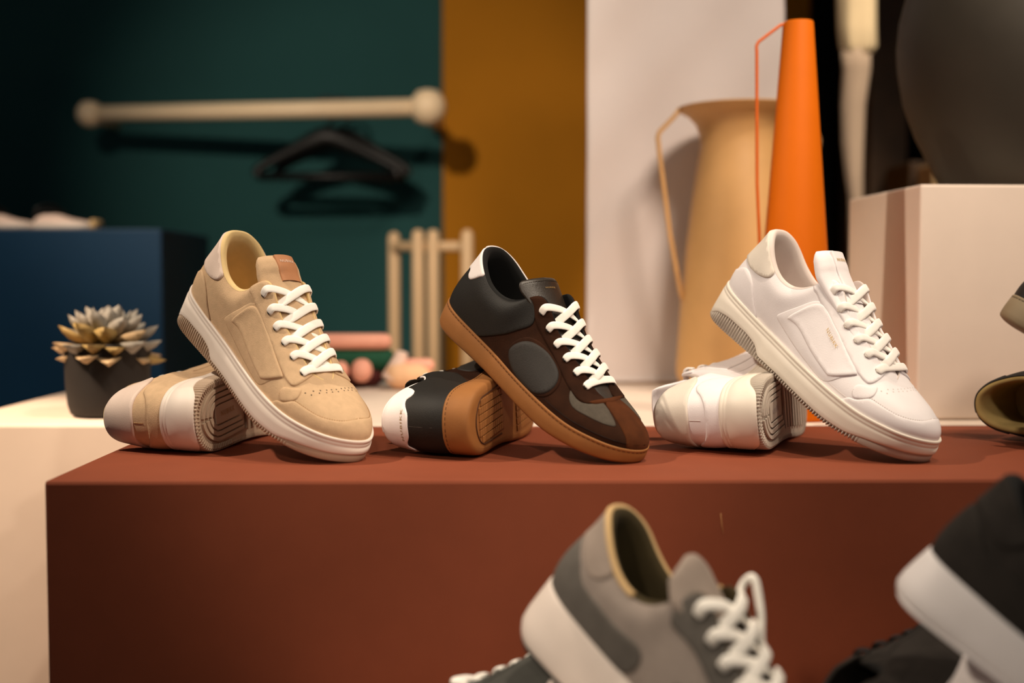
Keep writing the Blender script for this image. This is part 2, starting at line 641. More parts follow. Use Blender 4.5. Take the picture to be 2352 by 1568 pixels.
    def tread_strip(self, name, A, B, mat, h=1.8):
        """Tread rib between two edge polylines in plan."""
        A, B = np.array(A, float), np.array(B, float)
        n = len(A)
        za, zb_ = self.zbot(A[:, 0]), self.zbot(B[:, 0])
        V = np.vstack([np.c_[A, za + .5], np.c_[A, za - h], np.c_[B, zb_ - h], np.c_[B, zb_ + .5]])
        F = []
        for i in range(n - 1):
            for k in range(3):
                F.append((k * n + i, k * n + i + 1, (k + 1) * n + i + 1, (k + 1) * n + i))
        F += [(0, n, 2 * n, 3 * n), (n - 1, 4 * n - 1, 3 * n - 1, 2 * n - 1)]
        a, b, c = V[F[1][0]], V[F[1][1]], V[F[1][2]]
        if np.cross(b - a, c - a)[2] > 0:
            F = [f[::-1] for f in F]
        return self.emit(name, V, F, mat, smooth=False)

    def tongue(self, path, widths, thick, mat, name='tongue', arch=0.010, label=None):
        """Padded tongue: path of (x, z) points from the throat to the tip, half widths per point."""
        C = smooth_path([(x, z) for x, z in path], 6)
        w = np.interp(np.linspace(0, 1, len(C)), np.linspace(0, 1, len(widths)), widths)
        th = np.interp(np.linspace(0, 1, len(C)), np.linspace(0, 1, len(thick)), thick)
        T = np.gradient(C, axis=0)
        T /= np.linalg.norm(T, axis=1)[:, None]
        Nn = np.stack([T[:, 1], -T[:, 0]], 1)
        Nn *= np.sign(Nn[:, 1:2] + 1e-9)
        rows = []
        m = 36
        for i in range(len(C)):
            e = min(1.0, (len(C) - 1 - i) / 3.0)
            ww = w[i] * (0.88 + 0.12 * math.sqrt(e))
            tt = th[i] * (0.25 + 0.75 * math.sqrt(e)) * 0.5
            r = []
            for k in range(m + 1):
                a = 2 * math.pi * k / m
                cy, sy = math.cos(a), math.sin(a)
                y = ww * np.sign(cy) * abs(cy) ** 0.35
                n = tt * np.sign(sy) * abs(sy) ** 0.6 - arch * y * y
                r.append((C[i, 0] + Nn[i, 0] * n, y, C[i, 1] + Nn[i, 1] * n))
            rows.append(r)
        cen = np.array(rows[-1]).mean(0) + np.r_[T[-1, 0], 0, T[-1, 1]] * 0.8
        rows.append([tuple(cen)] * (m + 1))
        self.tong = (C, T, Nn, w, th, arch)
        return self.sheet(name, np.array(rows), mat, label=label, flipf=True)

    def tongue_point(self, s, y, off=0.0):
        C, T, Nn, w, th, arch = self.tong
        i = np.clip(np.asarray(s, float), 0, 1) * (len(C) - 1)
        q = np.arange(len(C))
        y = np.asarray(y, float)
        f = lambda A: np.interp(i, q, A)
        wmax = f(w)
        n = f(th) * 0.5 * np.sqrt(np.clip(1 - np.abs(y / (wmax + 1e-9)) ** 5, 0.05, 1)) - arch * y * y + off
        return np.stack([f(C[:, 0]) + f(Nn[:, 0]) * n, y, f(C[:, 1]) + f(Nn[:, 1]) * n], -1)

    def tongue_patch(self, name, s0, s1, y0, y1, mat, thick=1.0, label=None, n=10, ridge=None):
        S_ = np.linspace(s0, s1, 14)
        rows = []
        for a, o in ((0, -1.5), (0, thick * .6)):
            rows.append([self.tongue_point(s, y0, o) for s in S_])
        for y in np.linspace(y0 + .5, y1 - .5, n):
            rows.append([self.tongue_point(s, y, thick + (ridge(s) if ridge else 0)) for s in S_])
        for o in (thick * .6, -1.5):
            rows.append([self.tongue_point(s, y1, o) for s in S_])
        rows = np.array(rows)
        e0 = rows[:, :1] - 0
        return self.sheet(name, rows, mat, label=label, flipf=True)

    def tongue_text(self, s, sc, yc, size, mat, off, label, parent=None, width=None):
        """Lettering across the tongue, read with the tip up."""
        V, F = text_mesh(s, 0.012)
        C = self.tong[0]
        L = np.linalg.norm(np.diff(C, axis=0), axis=1).sum()
        kx = size if width is None else width / (V[:, 0].max() - V[:, 0].min())
        y = yc + V[:, 0] * kx * self.m
        P = self.tongue_point(sc + V[:, 1] * size / L, y, off)
        if self.m > 0:
            F = [f[::-1] for f in F]
        return self.emit('lettering', P, F, mat, smooth=False, parent=parent, label=label)

    def side_text(self, s, a, b, size, mat, off=0.4, label=None, up=1.0):
        """Lettering on the side from (u,t) a to b."""
        V, F = text_mesh(s, 0.01)
        a, b = np.array(a), np.array(b)
        w = V[:, 0].max() - V[:, 0].min()
        f = (V[:, 0] - V[:, 0].min()) / w
        if self.m < 0:
            f = 1 - f
        d = (b - a) * [self.KU, self.KT]
        n = np.array([-d[1], d[0]]) / np.linalg.norm(d) * up
        ut = a + f[:, None] * (b - a) + V[:, 1:2] * size * n / [self.KU, self.KT]
        P = self.S(ut[:, 0], ut[:, 1], off)
        return self.emit('lettering', P, F, mat, smooth=False, label=label)

    def ribbon(self, P, U, w, th):
        """Flat lace through points P with up vectors U."""
        P = smooth_path(P, 7)
        U = smooth_path(U, 7)
        n = len(P)
        W = smooth_path([[x] for x in w], 7)[:, 0]
        T = np.gradient(P, axis=0)
        T /= np.linalg.norm(T, axis=1)[:, None]
        V, F = [], []
        m = 10
        for i in range(n):
            s = np.cross(U[i], T[i])
            s /= np.linalg.norm(s) + 1e-9
            q = np.cross(T[i], s)
            for k in range(m):
                a = 2 * math.pi * k / m
                ca, sa = math.cos(a), math.sin(a)
                V.append(P[i] + s * W[i] * .5 * np.sign(ca) * abs(ca) ** .6 + q * th * .5 * np.sign(sa) * abs(sa) ** .8)
        for i in range(n - 1):
            for k in range(m):
                l = (k + 1) % m
                F.append((i * m + k, i * m + l, (i + 1) * m + l, (i + 1) * m + k))
        F += [tuple(range(m))[::-1], tuple((n - 1) * m + k for k in range(m))]
        return V, F

    def laces(self, us, te, mat, w=8.5, th=2.2, arch=5.0, eye_mat=None, name='laces', jit=0.0, te_edge=0.97, lo=1.7):
        R = lambda: random.uniform(-jit, jit)
        EL = [self.S(u, te, lo) for u in us]
        ER = [self.S(2 - u, te, lo) for u in us]
        GL = [self.S(u, (te + 1) / 2 + .02, lo + th * .5 + .6) for u in us]
        GR = [self.S(2 - u, (te + 1) / 2 + .02, lo + th * .5 + 1.2) for u in us]
        NL = [self.N(u, te) for u in us]
        NR = [self.N(2 - u, te) for u in us]
        XL = [self.S(u, te_edge) for u in us]
        XR = [self.S(2 - u, te_edge) for u in us]
        MLx = [self.N(u, 0.93) for u in us]
        n = len(us)
        parts = []

        def up(i):
            v = NL[i] + NR[i]
            return v / np.linalg.norm(v)
        for i in range(n - 1):
            u_ = (up(i) + up(i + 1)) / 2
            # lower strand: from the near eyelet over the edge to the far edge below
            A = [EL[i] - NL[i] * 1.2, EL[i] + NL[i] * 1.1, GL[i], XL[i] * .75 + XR[i + 1] * .25 + u_ * (arch * .6 + 1 + R()), XL[i] * .45 + XR[i + 1] * .55 + u_ * (arch * .7 + R()), XR[i + 1] * .92 + XL[i] * .08 + u_ * 0.2, XR[i + 1] - NR[i + 1] * 2.5]
            Uv = [NL[i], NL[i], NL[i] * .6 + u_ * .4, u_, u_, NR[i + 1], NR[i + 1]]
            parts.append(self.ribbon(A, Uv, [w * .6, w * .85, w * .95, w, w, w, w * .9], th))
            # upper strand: from under the near edge up and over to the far eyelet above
            Bp = [XL[i + 1] - NL[i + 1] * 2.5, XL[i + 1] * .9 + XR[i] * .1 + u_ * 0.8, XL[i + 1] * .55 + XR[i] * .45 + u_ * (arch * .9 + th * 1.1 + R()), XL[i + 1] * .2 + XR[i] * .8 + u_ * (arch * .7 + th + R()), GR[i], ER[i] + NR[i] * 1.1, ER[i] - NR[i] * 1.2]
            Uv = [NL[i + 1], NL[i + 1], u_, u_, NR[i] * .6 + u_ * .4, NR[i], NR[i]]
            parts.append(self.ribbon(Bp, Uv, [w * .9, w, w, w, w, w * .9, w * .6], th))
        u_ = up(n - 1)
        A = [EL[-1] - NL[-1] * 1.2, EL[-1] + NL[-1] * 1.1, GL[-1], XL[-1] * .7 + XR[-1] * .3 + u_ * (arch * .7), XL[-1] * .3 + XR[-1] * .7 + u_ * (arch * .7), GR[-1], ER[-1] + NR[-1] * 1.1, ER[-1] - NR[-1] * 1.2]
        parts.append(self.ribbon(A, [NL[-1], NL[-1], NL[-1] * .6 + u_ * .4, u_, u_, NR[-1] * .6 + u_ * .4, NR[-1], NR[-1]], [w * .6, w * .9, w, w, w, w, w * .9, w * .6], th))
        V, F = join(parts)
        o = self.emit(name, V, F, mat)
        # eyelets, one part each, sharing one mesh
        if eye_mat is not None:
            V, F = [], []
            for k in range(12):
                a = 2 * math.pi * k / 12
                for r, z in ((2.6, -.4), (2.4, .5), (1.5, .55), (1.3, -.1)):
                    V.append((r * math.cos(a), r * math.sin(a), z))
            for k in range(12):
                l = (k + 1) % 12
                for q in range(3):
                    F.append((k * 4 + q, l * 4 + q, l * 4 + q + 1, k * 4 + q + 1))
            F.append(tuple(k * 4 + 3 for k in range(12)))
            me = None
            for E_, N_ in list(zip(EL, NL)) + list(zip(ER, NR)):
                z = Vector(N_ * [1, self.m, 1])
                M = z.to_track_quat('Z', 'Y').to_matrix().to_4x4()
                M.translation = Vector((E_ + N_ * .9) * [1, self.m, 1] * .001)
                if me is None:
                    e = obj('eyelet', np.array(V) * .001, F, eye_mat, self.root)
                    me = e.data
                else:
                    e = bpy.data.objects.new('eyelet', me)
                    COL.objects.link(e)
                    e.parent = self.root
                e.matrix_local = M
        return o


def arc_len(sh, u, off):
    p = sh.sole(u, np.full_like(u, off), np.zeros_like(u))
    d = np.linalg.norm(np.diff(np.vstack([p, p[:1]]), axis=0), axis=1)
    return np.r_[0, np.cumsum(d)[:-1]]


def mirror_poly(poly):
    return [(2 - u, t) for u, t in poly]


def around_heel(half):
    """Closed outline symmetrical about the heel centre (u = 0)."""
    return list(half) + [(-u, t) for u, t in reversed(half) if u > 1e-6]


def around_toe(half):
    return list(half) + [(2 - u, t) for u, t in reversed(half) if u < 1 - 1e-6]


def gauss(x, s):
    return np.exp(-(x / s) ** 2)


LET = 'NUBIKK'


def court_shoe(root, sh, m, C, tread=True, tongue_tip=None, patch_mat=None, side_letters=None, lace_w=9.0, lace_jit=0.4, lace_th=2.2):
    """Court sneaker with padded quarter window, cupsole and ribbed outsole. C: dict of materials."""
    b = Builder(sh, root, m)

    def disp(u, t):
        s = np.minimum(u, 2 - u)
        pad = 1.8 * gauss(s - 0.30, 0.12) * gauss(t - 0.78, 0.2)
        wr = 0.5 * np.sin(s * 60 + t * 9) * gauss(s - 0.42, 0.08) * gauss(t - 0.7, 0.25) * C.get('wrinkle', 1)
        return pad + wr
    b.dispf = disp
    b.upper('upper', C['upper'])
    # padded quarter window with a raised rib, both sides
    frame = [(0.345, 0.34), (0.358, 0.48), (0.395, 0.585), (0.47, 0.68), (0.55, 0.71), (0.62, 0.69), (0.70, 0.60), (0.745, 0.53), (0.71, 0.33), (0.66, 0.085), (0.56, 0.10), (0.43, 0.17)]
    win = [(0.386, 0.395), (0.392, 0.46), (0.414, 0.53), (0.46, 0.63), (0.505, 0.685), (0.56, 0.70), (0.61, 0.695), (0.68, 0.62), (0.742, 0.55), (0.735, 0.48), (0.715, 0.38), (0.69, 0.28), (0.667, 0.21), (0.655, 0.205), (0.60, 0.235), (0.521, 0.275), (0.44, 0.34), (0.395, 0.385)]
    prof = lambda d: 0.2 + 1.3 * np.minimum(1, d / 2.0) ** 0.8 - 0.9 * (1 - np.exp(-np.maximum(d - 1.5, 0) / 3.0))
    for fl in (False, True):
        b.patch('quarter_frame', frame, C['upper'], profile=lambda d: 1.0 * np.minimum(1, d / 7.0), flip=fl, edge=1.5, step=2.8, lift=0)
        b.patch('quarter_panel', win, C['upper'], profile=prof, flip=fl, edge=1.0, step=2.2, lift=0.75, smooth=3)
    # heel counter and heel tab
    ctr = [(0.0, 0.24), (0.04, 0.25), (0.075, 0.33), (0.10, 0.44), (0.135, 0.50), (0.19, 0.44), (0.24, 0.22), (0.268, 0.03), (0.20, 0.0), (0.10, 0.0), (0.0, 0.0)]
    b.patch('heel_counter', around_heel(ctr), C['upper'], thick=1.3, smooth=3)
    tabp = [(0.0, 0.50), (0.06, 0.52), (0.105, 0.535), (0.135, 0.56), (0.18, 0.645), (0.225, 0.80), (0.235, 0.93), (0.225, 1.0), (0.16, 1.0), (0.1, 1.0), (0.05, 1.0), (0.0, 1.0)]
    b.patch('heel_tab', around_heel(tabp), C['tab'], thick=1.6, smooth=3, label=C.get('tab_label'))
    b.dashes('heel_seam', [(0.0, 0.49), (0.0, 0.40), (0.0, 0.3), (0.0, 0.25)], C['stitch'], off=.2, dash=6, gap=.4, w=.35)
    # eyestays
    stay = [(0.405, 0.985), (0.408, 0.90), (0.425, 0.80), (0.475, 0.67), (0.565, 0.665), (0.65, 0.64), (0.738, 0.565), (0.778, 0.545), (0.80, 0.575), (0.822, 0.74), (0.832, 0.90), (0.825, 0.985), (0.76, 1.0), (0.65, 1.0), (0.55, 1.0), (0.47, 1.0)]
    for fl in (False, True):
        b.patch('eyestay', stay, C['upper'], thick=1.5, flip=fl, smooth=3)
    # mudguard round the toe with its curled end
    mud = [(0.80, 0.50), (0.778, 0.455), (0.766, 0.37), (0.765, 0.28), (0.778, 0.215), (0.795, 0.26), (0.82, 0.37), (0.855, 0.365), (0.90, 0.335), (0.95, 0.36), (1.0, 0.43)]
    b.dashes('stitching', mud, C['stitch'], off=0.35, dash=1.3, gap=1.1, w=.3, h=.3, mirror=True)
    lowmud = [(0.74, 0.0), (0.75, 0.06), (0.765, 0.16), (0.785, 0.20), (0.80, 0.27), (0.822, 0.36), (0.855, 0.355), (0.90, 0.325), (0.95, 0.35), (1.0, 0.42)]
    b.patch('toe_guard', around_toe(lowmud)[:] + [(1.12, 0.0), (1.0, 0.0), (0.88, 0.0)], C['upper'], thick=0.8, smooth=3)
    vamp = [(0.80, 0.53), (0.768, 0.43), (0.762, 0.32), (0.775, 0.205), (0.80, 0.28), (0.822, 0.385), (0.832, 0.5), (0.83, 0.62)]
    for fl in (False, True):
        b.patch('vamp_wing', vamp, C['upper'], thick=0.7, flip=fl, smooth=4)
    # perforations on the toe box
    VV, FF = [], []
    for row, (a, c) in enumerate((((0.850, 0.60), (1.15, 0.60)), ((0.875, 0.60), (1.125, 0.60)))):
        for k in range(11 if row == 0 else 9):
            f = k / (10 if row == 0 else 8)
            u = a[0] + (c[0] - a[0]) * f
            t = (0.60 if row == 0 else 0.625) + (0.28 if row == 0 else 0.22) * math.sin(math.pi * f) ** 0.8
            p, n = b.S(u, t, 0.18), b.N(u, t)
            x = np.cross(n, [0, 1, 0])
            x /= np.linalg.norm(x)
            y = np.cross(n, x)
            k0 = len(VV)
            for q in range(8):
                an = q * math.pi / 4
                VV.append(p + .75 * (x * math.cos(an) + y * math.sin(an)))
            FF.append(tuple(range(k0, k0 + 8)))
    b.emit('perforation', VV, FF, C['hole'], smooth=False, kind='stuff', label='small dark punched holes')
    b.lining('collar_lining', C['lining'], 0.40, label=C.get('lining_label'))
    b.insole(C['lining'])
    # tongue with its woven patch
    tip = tongue_tip or (92, 125)
    b.tongue([(238, 53), (222, 60), (200, 70), (178, 81), (152, 94), (130, 105), (112, 114), (104, 120), tip], [16, 18, 20, 22, 24, 26, 27, 26, 24], [3, 3, 4, 5, 6, 8, 10, 11, 8], C['upper'], arch=0.011)
    yc = C.get('patch_y', 0.0)
    pt = b.tongue_patch('tongue_patch', C.get('patch_s0', 0.70), 0.985, yc - 13, yc + 13, C['patch'], thick=1.1, label=C.get('patch_label'),
                        ridge=(lambda s: 0.35 * math.sin((s - .8) * 2 * math.pi / .022) if s < .86 else 0.0) if C.get('patch_ridge') else None)
    b.tongue_text(LET, 0.92, yc, 4.2, C['patch_text'], 1.5, C.get('patch_text_label', 'small pale lettering'), parent=pt, width=19)
    us = [find_u(sh, -1, x / sh.sc[0]) for x in (127, 144, 160, 177, 193, 209)]
    b.laces(us, .84, C['lace'], w=lace_w, th=lace_th, arch=3.6, eye_mat=C['eyelet'], jit=lace_jit)
    if side_letters:
        b.side_text(LET, (0.56, 0.585), (0.63, 0.56), 3.4, side_letters, off=3.0, label='small gold lettering', up=1.0)
    # cupsole
    dzo = tab([-8, 5, 13, 26, 45, 68, 86, 99, 225, 248, 270, 300], [1.2, 2.0, 4, 13, 16.5, 16, 12.5, 4.5, 4, 8, 9.5, 9.5])

    def mid(u):
        x = sh.f(u)[:, 0]
        zf, zb = sh.zf(x), sh.zb(x)
        zt = zf + 3.0
        zo = zb + dzo(x)
        h = zt - zo
        g = lambda f: zt - h * f
        c = np.ones_like(u)
        return [(c * -1.5, zt - 1), (c * 1.2, zt - .2), (c * 2.6, zt + .3), (c * 3.6, zt - .4), (c * 3.7, zt - 2.4), (c * 3.25, zt - 3.2), (c * 3.25, zt - 4.0), (c * 3.8, zt - 4.8), (c * 3.9, zt - 6.4), (c * 3.5, zt - 7.3),
                (c * 4.3, zt - 8.2), (c * 4.7, g(.55)), (c * 5.1, g(.8)), (c * 5.2, zo + 1.2), (c * 4.6, zo + .2), (c * 3.0, zo + .2)]
    b.ring('midsole', mid, C['midsole'], nu=320)
    nu = 1400
    uu = np.linspace(0, 2, nu, endpoint=False)
    L = arc_len(sh, uu, 4.0)
    tot = L[-1] + (L[1] - L[0])
    pitch = tot / round(tot / 3.7)
    wave = np.clip(np.sin(2 * np.pi * L / pitch) * 2.6, -1, 1)

    def outs(u):
        x = sh.f(u)[:, 0]
        zb = sh.zb(x)
        zo = zb + dzo(x)
        flat = np.clip((x - 232) / 12, 0, 1) + np.clip((10 - x) / 8, 0, 1)
        flat = np.clip(flat, 0, 1)
        r = wave * (1 - flat) * 0.95
        tooth = np.where(flat > .5, 0, (1 - wave) * 0.75) * np.clip((x - 88) / 10, 0, 1)
        c = np.ones_like(u)
        return [(c * 3.2, zo + .6), (c * 3.9 + r, zo - .2), (c * 4.2 + r, zo * .5 + zb * .5), (c * 4.2 + r, zb + 1.2 + tooth), (c * 3.4 + r, zb + tooth), (c * 1.5, zb + tooth * .9), (c * .5, zb + 0.2)]
    b.ring('outsole', outs, C['outsole'], nu=nu, label=C.get('outsole_label'))
    b.bottom('sole_bottom', C['outsole'], off=1.0, dz=0.9)
    if tread:
        cx = 46
        # rim of fine teeth round the heel
        parts = []
        for u in np.linspace(-0.26, 0.26, 46):
            a = sh.sole(np.array([u]), np.array([2.6]), np.array([0.]))[0]
            c_ = sh.sole(np.array([u]), np.array([-2.2]), np.array([0.]))[0]
            d = (c_ - a)[:2]
            d /= np.linalg.norm(d)
            q = np.array([-d[1], d[0]]) * .55
            lo = [a[:2] + q, c_[:2] + q, c_[:2] - q, a[:2] - q]
            V, F, top = b.tread('t', lo, None, h=1.0)
            F.append(tuple(top))
            parts.append((V, F))
        V, F = join(parts)
        b.emit('rim_teeth', V, F, C['outsole'], smooth=False, kind='stuff')
        # horseshoe ribs in two halves
        for r0, r1, fw in ((23.5, 27, 52), (17.5, 21.5, 50), (11.5, 15.5, 46)):
            for sgn in (-1, 1):
                A, Bq = [], []
                for f in np.linspace(0.06, 1, 12):
                    an = f * math.pi / 2
                    A.append((cx - 1.28 * r1 * math.cos(an), sgn * r1 * math.sin(an)))
                    Bq.append((cx - 1.28 * r0 * math.cos(an), sgn * r0 * math.sin(an)))
                for x in (cx + 15, cx + fw):
                    A.append((x, sgn * r1))
                    Bq.append((x, sgn * r0))
                b.tread_strip('tread_rib', A, Bq, C['outsole'], h=1.7)
        b.tread_strip('tread_plate', [(cx - 7, 9), (cx, 9.5), (cx + 40, 9.5)], [(cx - 7, -9), (cx, -9.5), (cx + 40, -9.5)], C['outsole'], h=1.2)
        V, F = text_mesh(LET, .015)
        w = V[:, 0].max() - V[:, 0].min()
        X = cx + 18 + V[:, 0] * 30 / w
        Y = -V[:, 1] * 5.5 * 1.0
        if m < 0:
            Y = -Y
        P = np.c_[X, Y, b.zbot(X) - 1.55]
        fn = np.cross(P[F[0][1]] - P[F[0][0]], P[F[0][2]] - P[F[0][0]])[2]
        b.emit('lettering', P, F if fn < 0 else [f[::-1] for f in F], C['stitch'], smooth=False, label='moulded sole lettering')
        for k, x in enumerate(np.arange(104, 262, 13)):
            i = find_u(sh, -1, x, 'B')
            hw = abs(sh.f(i)[1]) - 7
            b.tread_strip('tread_bar', [(x, -hw), (x + 2, 0), (x, hw * .96)], [(x + 7, -hw), (x + 9, 0), (x + 7, hw * .96)], C['outsole'], h=1.6)
    return b


def retro_shoe(root, sh, m, C, tread=True):
    """Low retro sneaker: suede shell with leather insets on a stitched gum cupsole."""
    b = Builder(sh, root, m)
    b.dispf = lambda u, t: 1.2 * gauss(np.minimum(u, 2 - u) - 0.30, 0.12) * gauss(t - 0.75, 0.2)
    b.upper('upper', C['suede'])
    q = [(0.0, 0.0), (0.1, 0.0), (0.2, 0.0), (0.265, 0.0), (0.29, 0.07), (0.335, 0.24), (0.376, 0.353), (0.43, 0.44), (0.475, 0.56), (0.492, 0.66), (0.478, 0.76), (0.455, 0.84), (0.425, 0.95), (0.405, 1.0), (0.3, 1.0), (0.2, 1.0), (0.1, 1.0), (0.0, 1.0)]
    b.patch('heel_quarter', around_heel(q), C['leather'], thick=0.9, smooth=2, label='black leather heel quarter')
    tabp = [(0.0, 0.60), (0.035, 0.60), (0.06, 0.665), (0.085, 0.70), (0.10, 0.64), (0.13, 0.66), (0.165, 0.86), (0.182, 1.0), (0.1, 1.0), (0.0, 1.0)]
    b.patch('heel_tab', around_heel(tabp), C['tab'], thick=1.2, smooth=2, lift=.9, label='white leather heel tab')
    b.dashes('heel_seam', [(0.0, 0.59), (0.0, 0.4), (0.0, 0.2), (0.0, 0.02)], C['seam'], off=1.0, dash=14, gap=.2, w=.3, h=.2)
    cir = [(0.452, 0.24), (0.475, 0.38), (0.525, 0.53), (0.585, 0.655), (0.628, 0.69), (0.675, 0.655), (0.70, 0.555), (0.705, 0.40), (0.688, 0.22), (0.645, 0.075), (0.585, 0.045), (0.53, 0.055), (0.48, 0.12)]
    rim = [(0.442, 0.24), (0.466, 0.40), (0.518, 0.56), (0.582, 0.69), (0.63, 0.725), (0.682, 0.69), (0.71, 0.575), (0.716, 0.40), (0.698, 0.20), (0.652, 0.05), (0.585, 0.02), (0.525, 0.03), (0.47, 0.10)]
    wdw = [(0.759, 0.613), (0.782, 0.585), (0.807, 0.575), (0.83, 0.60), (0.865, 0.69), (0.90, 0.80), (0.93, 0.83), (0.945, 0.72), (0.944, 0.48), (0.925, 0.44), (0.90, 0.425), (0.852, 0.42), (0.81, 0.405), (0.785, 0.44), (0.768, 0.52)]
    stay = [(0.412, 1.0), (0.43, 0.90), (0.455, 0.81), (0.485, 0.72), (0.52, 0.70), (0.55, 0.715), (0.62, 0.73), (0.705, 0.655), (0.764, 0.60), (0.804, 0.59), (0.847, 0.63), (0.90, 0.76), (0.945, 0.86), (0.94, 0.93), (0.88, 0.97), (0.80, 1.0), (0.65, 1.0), (0.5, 1.0)]
    for fl in (False, True):
        b.patch('side_panel', rim, C['suede'], thick=0.5, flip=fl, smooth=3)
        b.patch('side_inset', cir, C['inset'], thick=1.4, flip=fl, smooth=3, edge=2.5, label='round charcoal leather inset')
        b.patch('toe_inset', wdw, C['grey'], thick=0.6, flip=fl, smooth=2, label='grey mesh toe inset')
        b.patch('eyestay', stay, C['suede'], thick=1.3, flip=fl, smooth=2)
    bar = [(0.845, 0.66), (0.88, 0.78), (0.94, 0.90), (1.0, 0.93), (1.06, 0.90), (1.12, 0.78), (1.155, 0.66), (1.12, 0.74), (1.06, 0.83), (1.0, 0.86), (0.94, 0.83), (0.88, 0.70)]
    strip = [(0.945, 0.88), (0.952, 0.68), (0.955, 0.46), (0.955, 0.22), (0.955, 0.05), (1.0, 0.03), (1.045, 0.05), (1.045, 0.22), (1.045, 0.46), (1.048, 0.68), (1.055, 0.88), (1.0, 0.92)]
    b.patch('toe_strip', strip, C['suede_light'], thick=1.1, smooth=2)
    b.patch('vamp_bar', bar, C['suede_light'], thick=1.6, smooth=3)
    b.lining('collar_lining', C['lining'], 0.41, roll=6.0, label='black textile lining')
    # white piping along the collar edge
    u = np.linspace(-0.40, 0.03, 70)
    X = b.S(np.mod(u, 2), np.ones_like(u), 0.3)
    X[:, 2] += .5
    V, F = tube(X, 1.25, 8)
    b.emit('collar_piping', V, F, C['tab'] if C.get('piping', True) else C['leather'], label='white piping along the far side of the collar' if C.get('piping', True) else None)
    b.insole(C['insole'])
    b.tongue([(236, 42), (222, 49), (200, 56), (178, 65), (152, 77), (130, 87), (114, 96), (104, 102), (95, 108)], [16, 17, 19, 20, 22, 23, 28, 31, 31], [2, 2, 3, 3.5, 4, 4, 4, 4, 4], C['tongue'], arch=0.009, label='black leather tongue')
    b.tongue_text(LET, 0.86, 4.0, 3.0, C['gold_dark'], 0.45, 'faint gold lettering', width=17)
    yy = np.linspace(-28, 28, 48)
    X = b.tongue_point(np.full_like(yy, .955), yy, .15)
    NN = b.tongue_point(np.full_like(yy, .955), yy, 1.15) - X
    VV, FF = [], []
    b._dash(X, NN, 1.5, .8, .35, .3, VV, FF)
    b.emit('stitching', VV, FF, C['seam'], smooth=False, kind='stuff')
    us = [find_u(sh, -1, x / sh.sc[0]) for x in (128, 144, 160, 176, 192, 206)]
    b.laces(us, .84, C['lace'], w=8.5, th=1.9, arch=5.6, eye_mat=C['eyelet'], jit=.4)
    # lettering on the heel tab
    b.side_text(LET, (-0.05, 0.70), (0.05, 0.70), 2.6, C['gold_dark'], off=2.5, label='small gold lettering')

    def gum(u):
        x = sh.f(u)[:, 0]
        zf, zb = sh.zf(x), sh.zb(x)
        zt = zf + 2.5
        c = np.ones_like(u)
        h = zt - zb
        return [(c * -1.5, zt - 1.5), (c * .6, zt - .4), (c * 1.6, zt), (c * 2.4, zt - .8), (c * 2.7, zt - 2.4), (c * 2.1, zt - 3.3), (c * 2.7, zt - 4.4), (c * 3.2, zt - h * .5), (c * 3.2, zb + h * .3), (c * 2.8, zb + 4.0), (c * 1.4, zb + 1.6), (c * -1.5, zb + .35), (c * -4.0, zb)]
    b.ring('gum_sole', gum, C['gum'], nu=300, label=C.get('sole_label'))
    b.bottom('sole_bottom', C['gum'], off=-3.6, dz=0.05)
    # stitches round the sole groove
    n = 420
    u = np.linspace(0, 2, n, endpoint=False)
    X = sh.sole(u, np.full(n, 2.15), sh.zf(sh.f(u)[:, 0]) - .8)
    NN = np.concatenate([sh.out(u), np.zeros((n, 1))], 1)
    VV, FF = [], []
    b._dash(X, NN, 3.0, 2.2, .5, .35, VV, FF)
    b.emit('sole_stitching', VV, FF, C['gum_dark'], smooth=False, kind='stuff', label='dark stitches in the sole groove')
    if tread:
        # horseshoe groove and fields of small square studs at heel and forefoot
        pts = []
        for an in np.linspace(-math.pi / 2, math.pi / 2, 24):
            pts.append((44 - 26 * math.cos(an), 24 * math.sin(an)))
        pts = [(96, -26)] + [(70, -25)] + pts + [(70, 25), (96, 26)]
        P = smooth_path(pts, 4)
        P = np.c_[P, b.zbot(P[:, 0]) - .2]
        V, F = tube(P, .7, 6)
        b.emit('tread_groove', V, F, C['gum_dark'], label='dark groove line on the sole')
        parts = []
        for x0, x1, hw in ((26, 98, 21), (150, 262, 36)):
            for x in np.arange(x0, x1, 6.4):
                for y in np.arange(-hw, hw - 4, 7.4):
                    if x0 < 100 and ((x + 3 - 46) / 26) ** 2 + ((y + 3.5) / 22.5) ** 2 > 1 and x < 46:
                        continue
                    if x0 > 100 and abs(y + 3) > 36 - max(0, (x - 225)) * .6:
                        continue
                    lo = [(x, y), (x + 5.2, y), (x + 5.2, y + 6.2), (x, y + 6.2)]
                    V, F, top = b.tread('t', lo, None, h=1.5)
                    F.append(tuple(top))
                    parts.append((V, F))
        V, F = join(parts)
        a, c, d = [np.array(V[i]) for i in F[-1][:3]]
        if np.cross(c - a, d - a)[2] > 0:
            F = [f[::-1] for f in F]
        b.emit('tread_studs', V, F, C['gum'], smooth=False, kind='stuff', label='grid of small square studs')
    return b


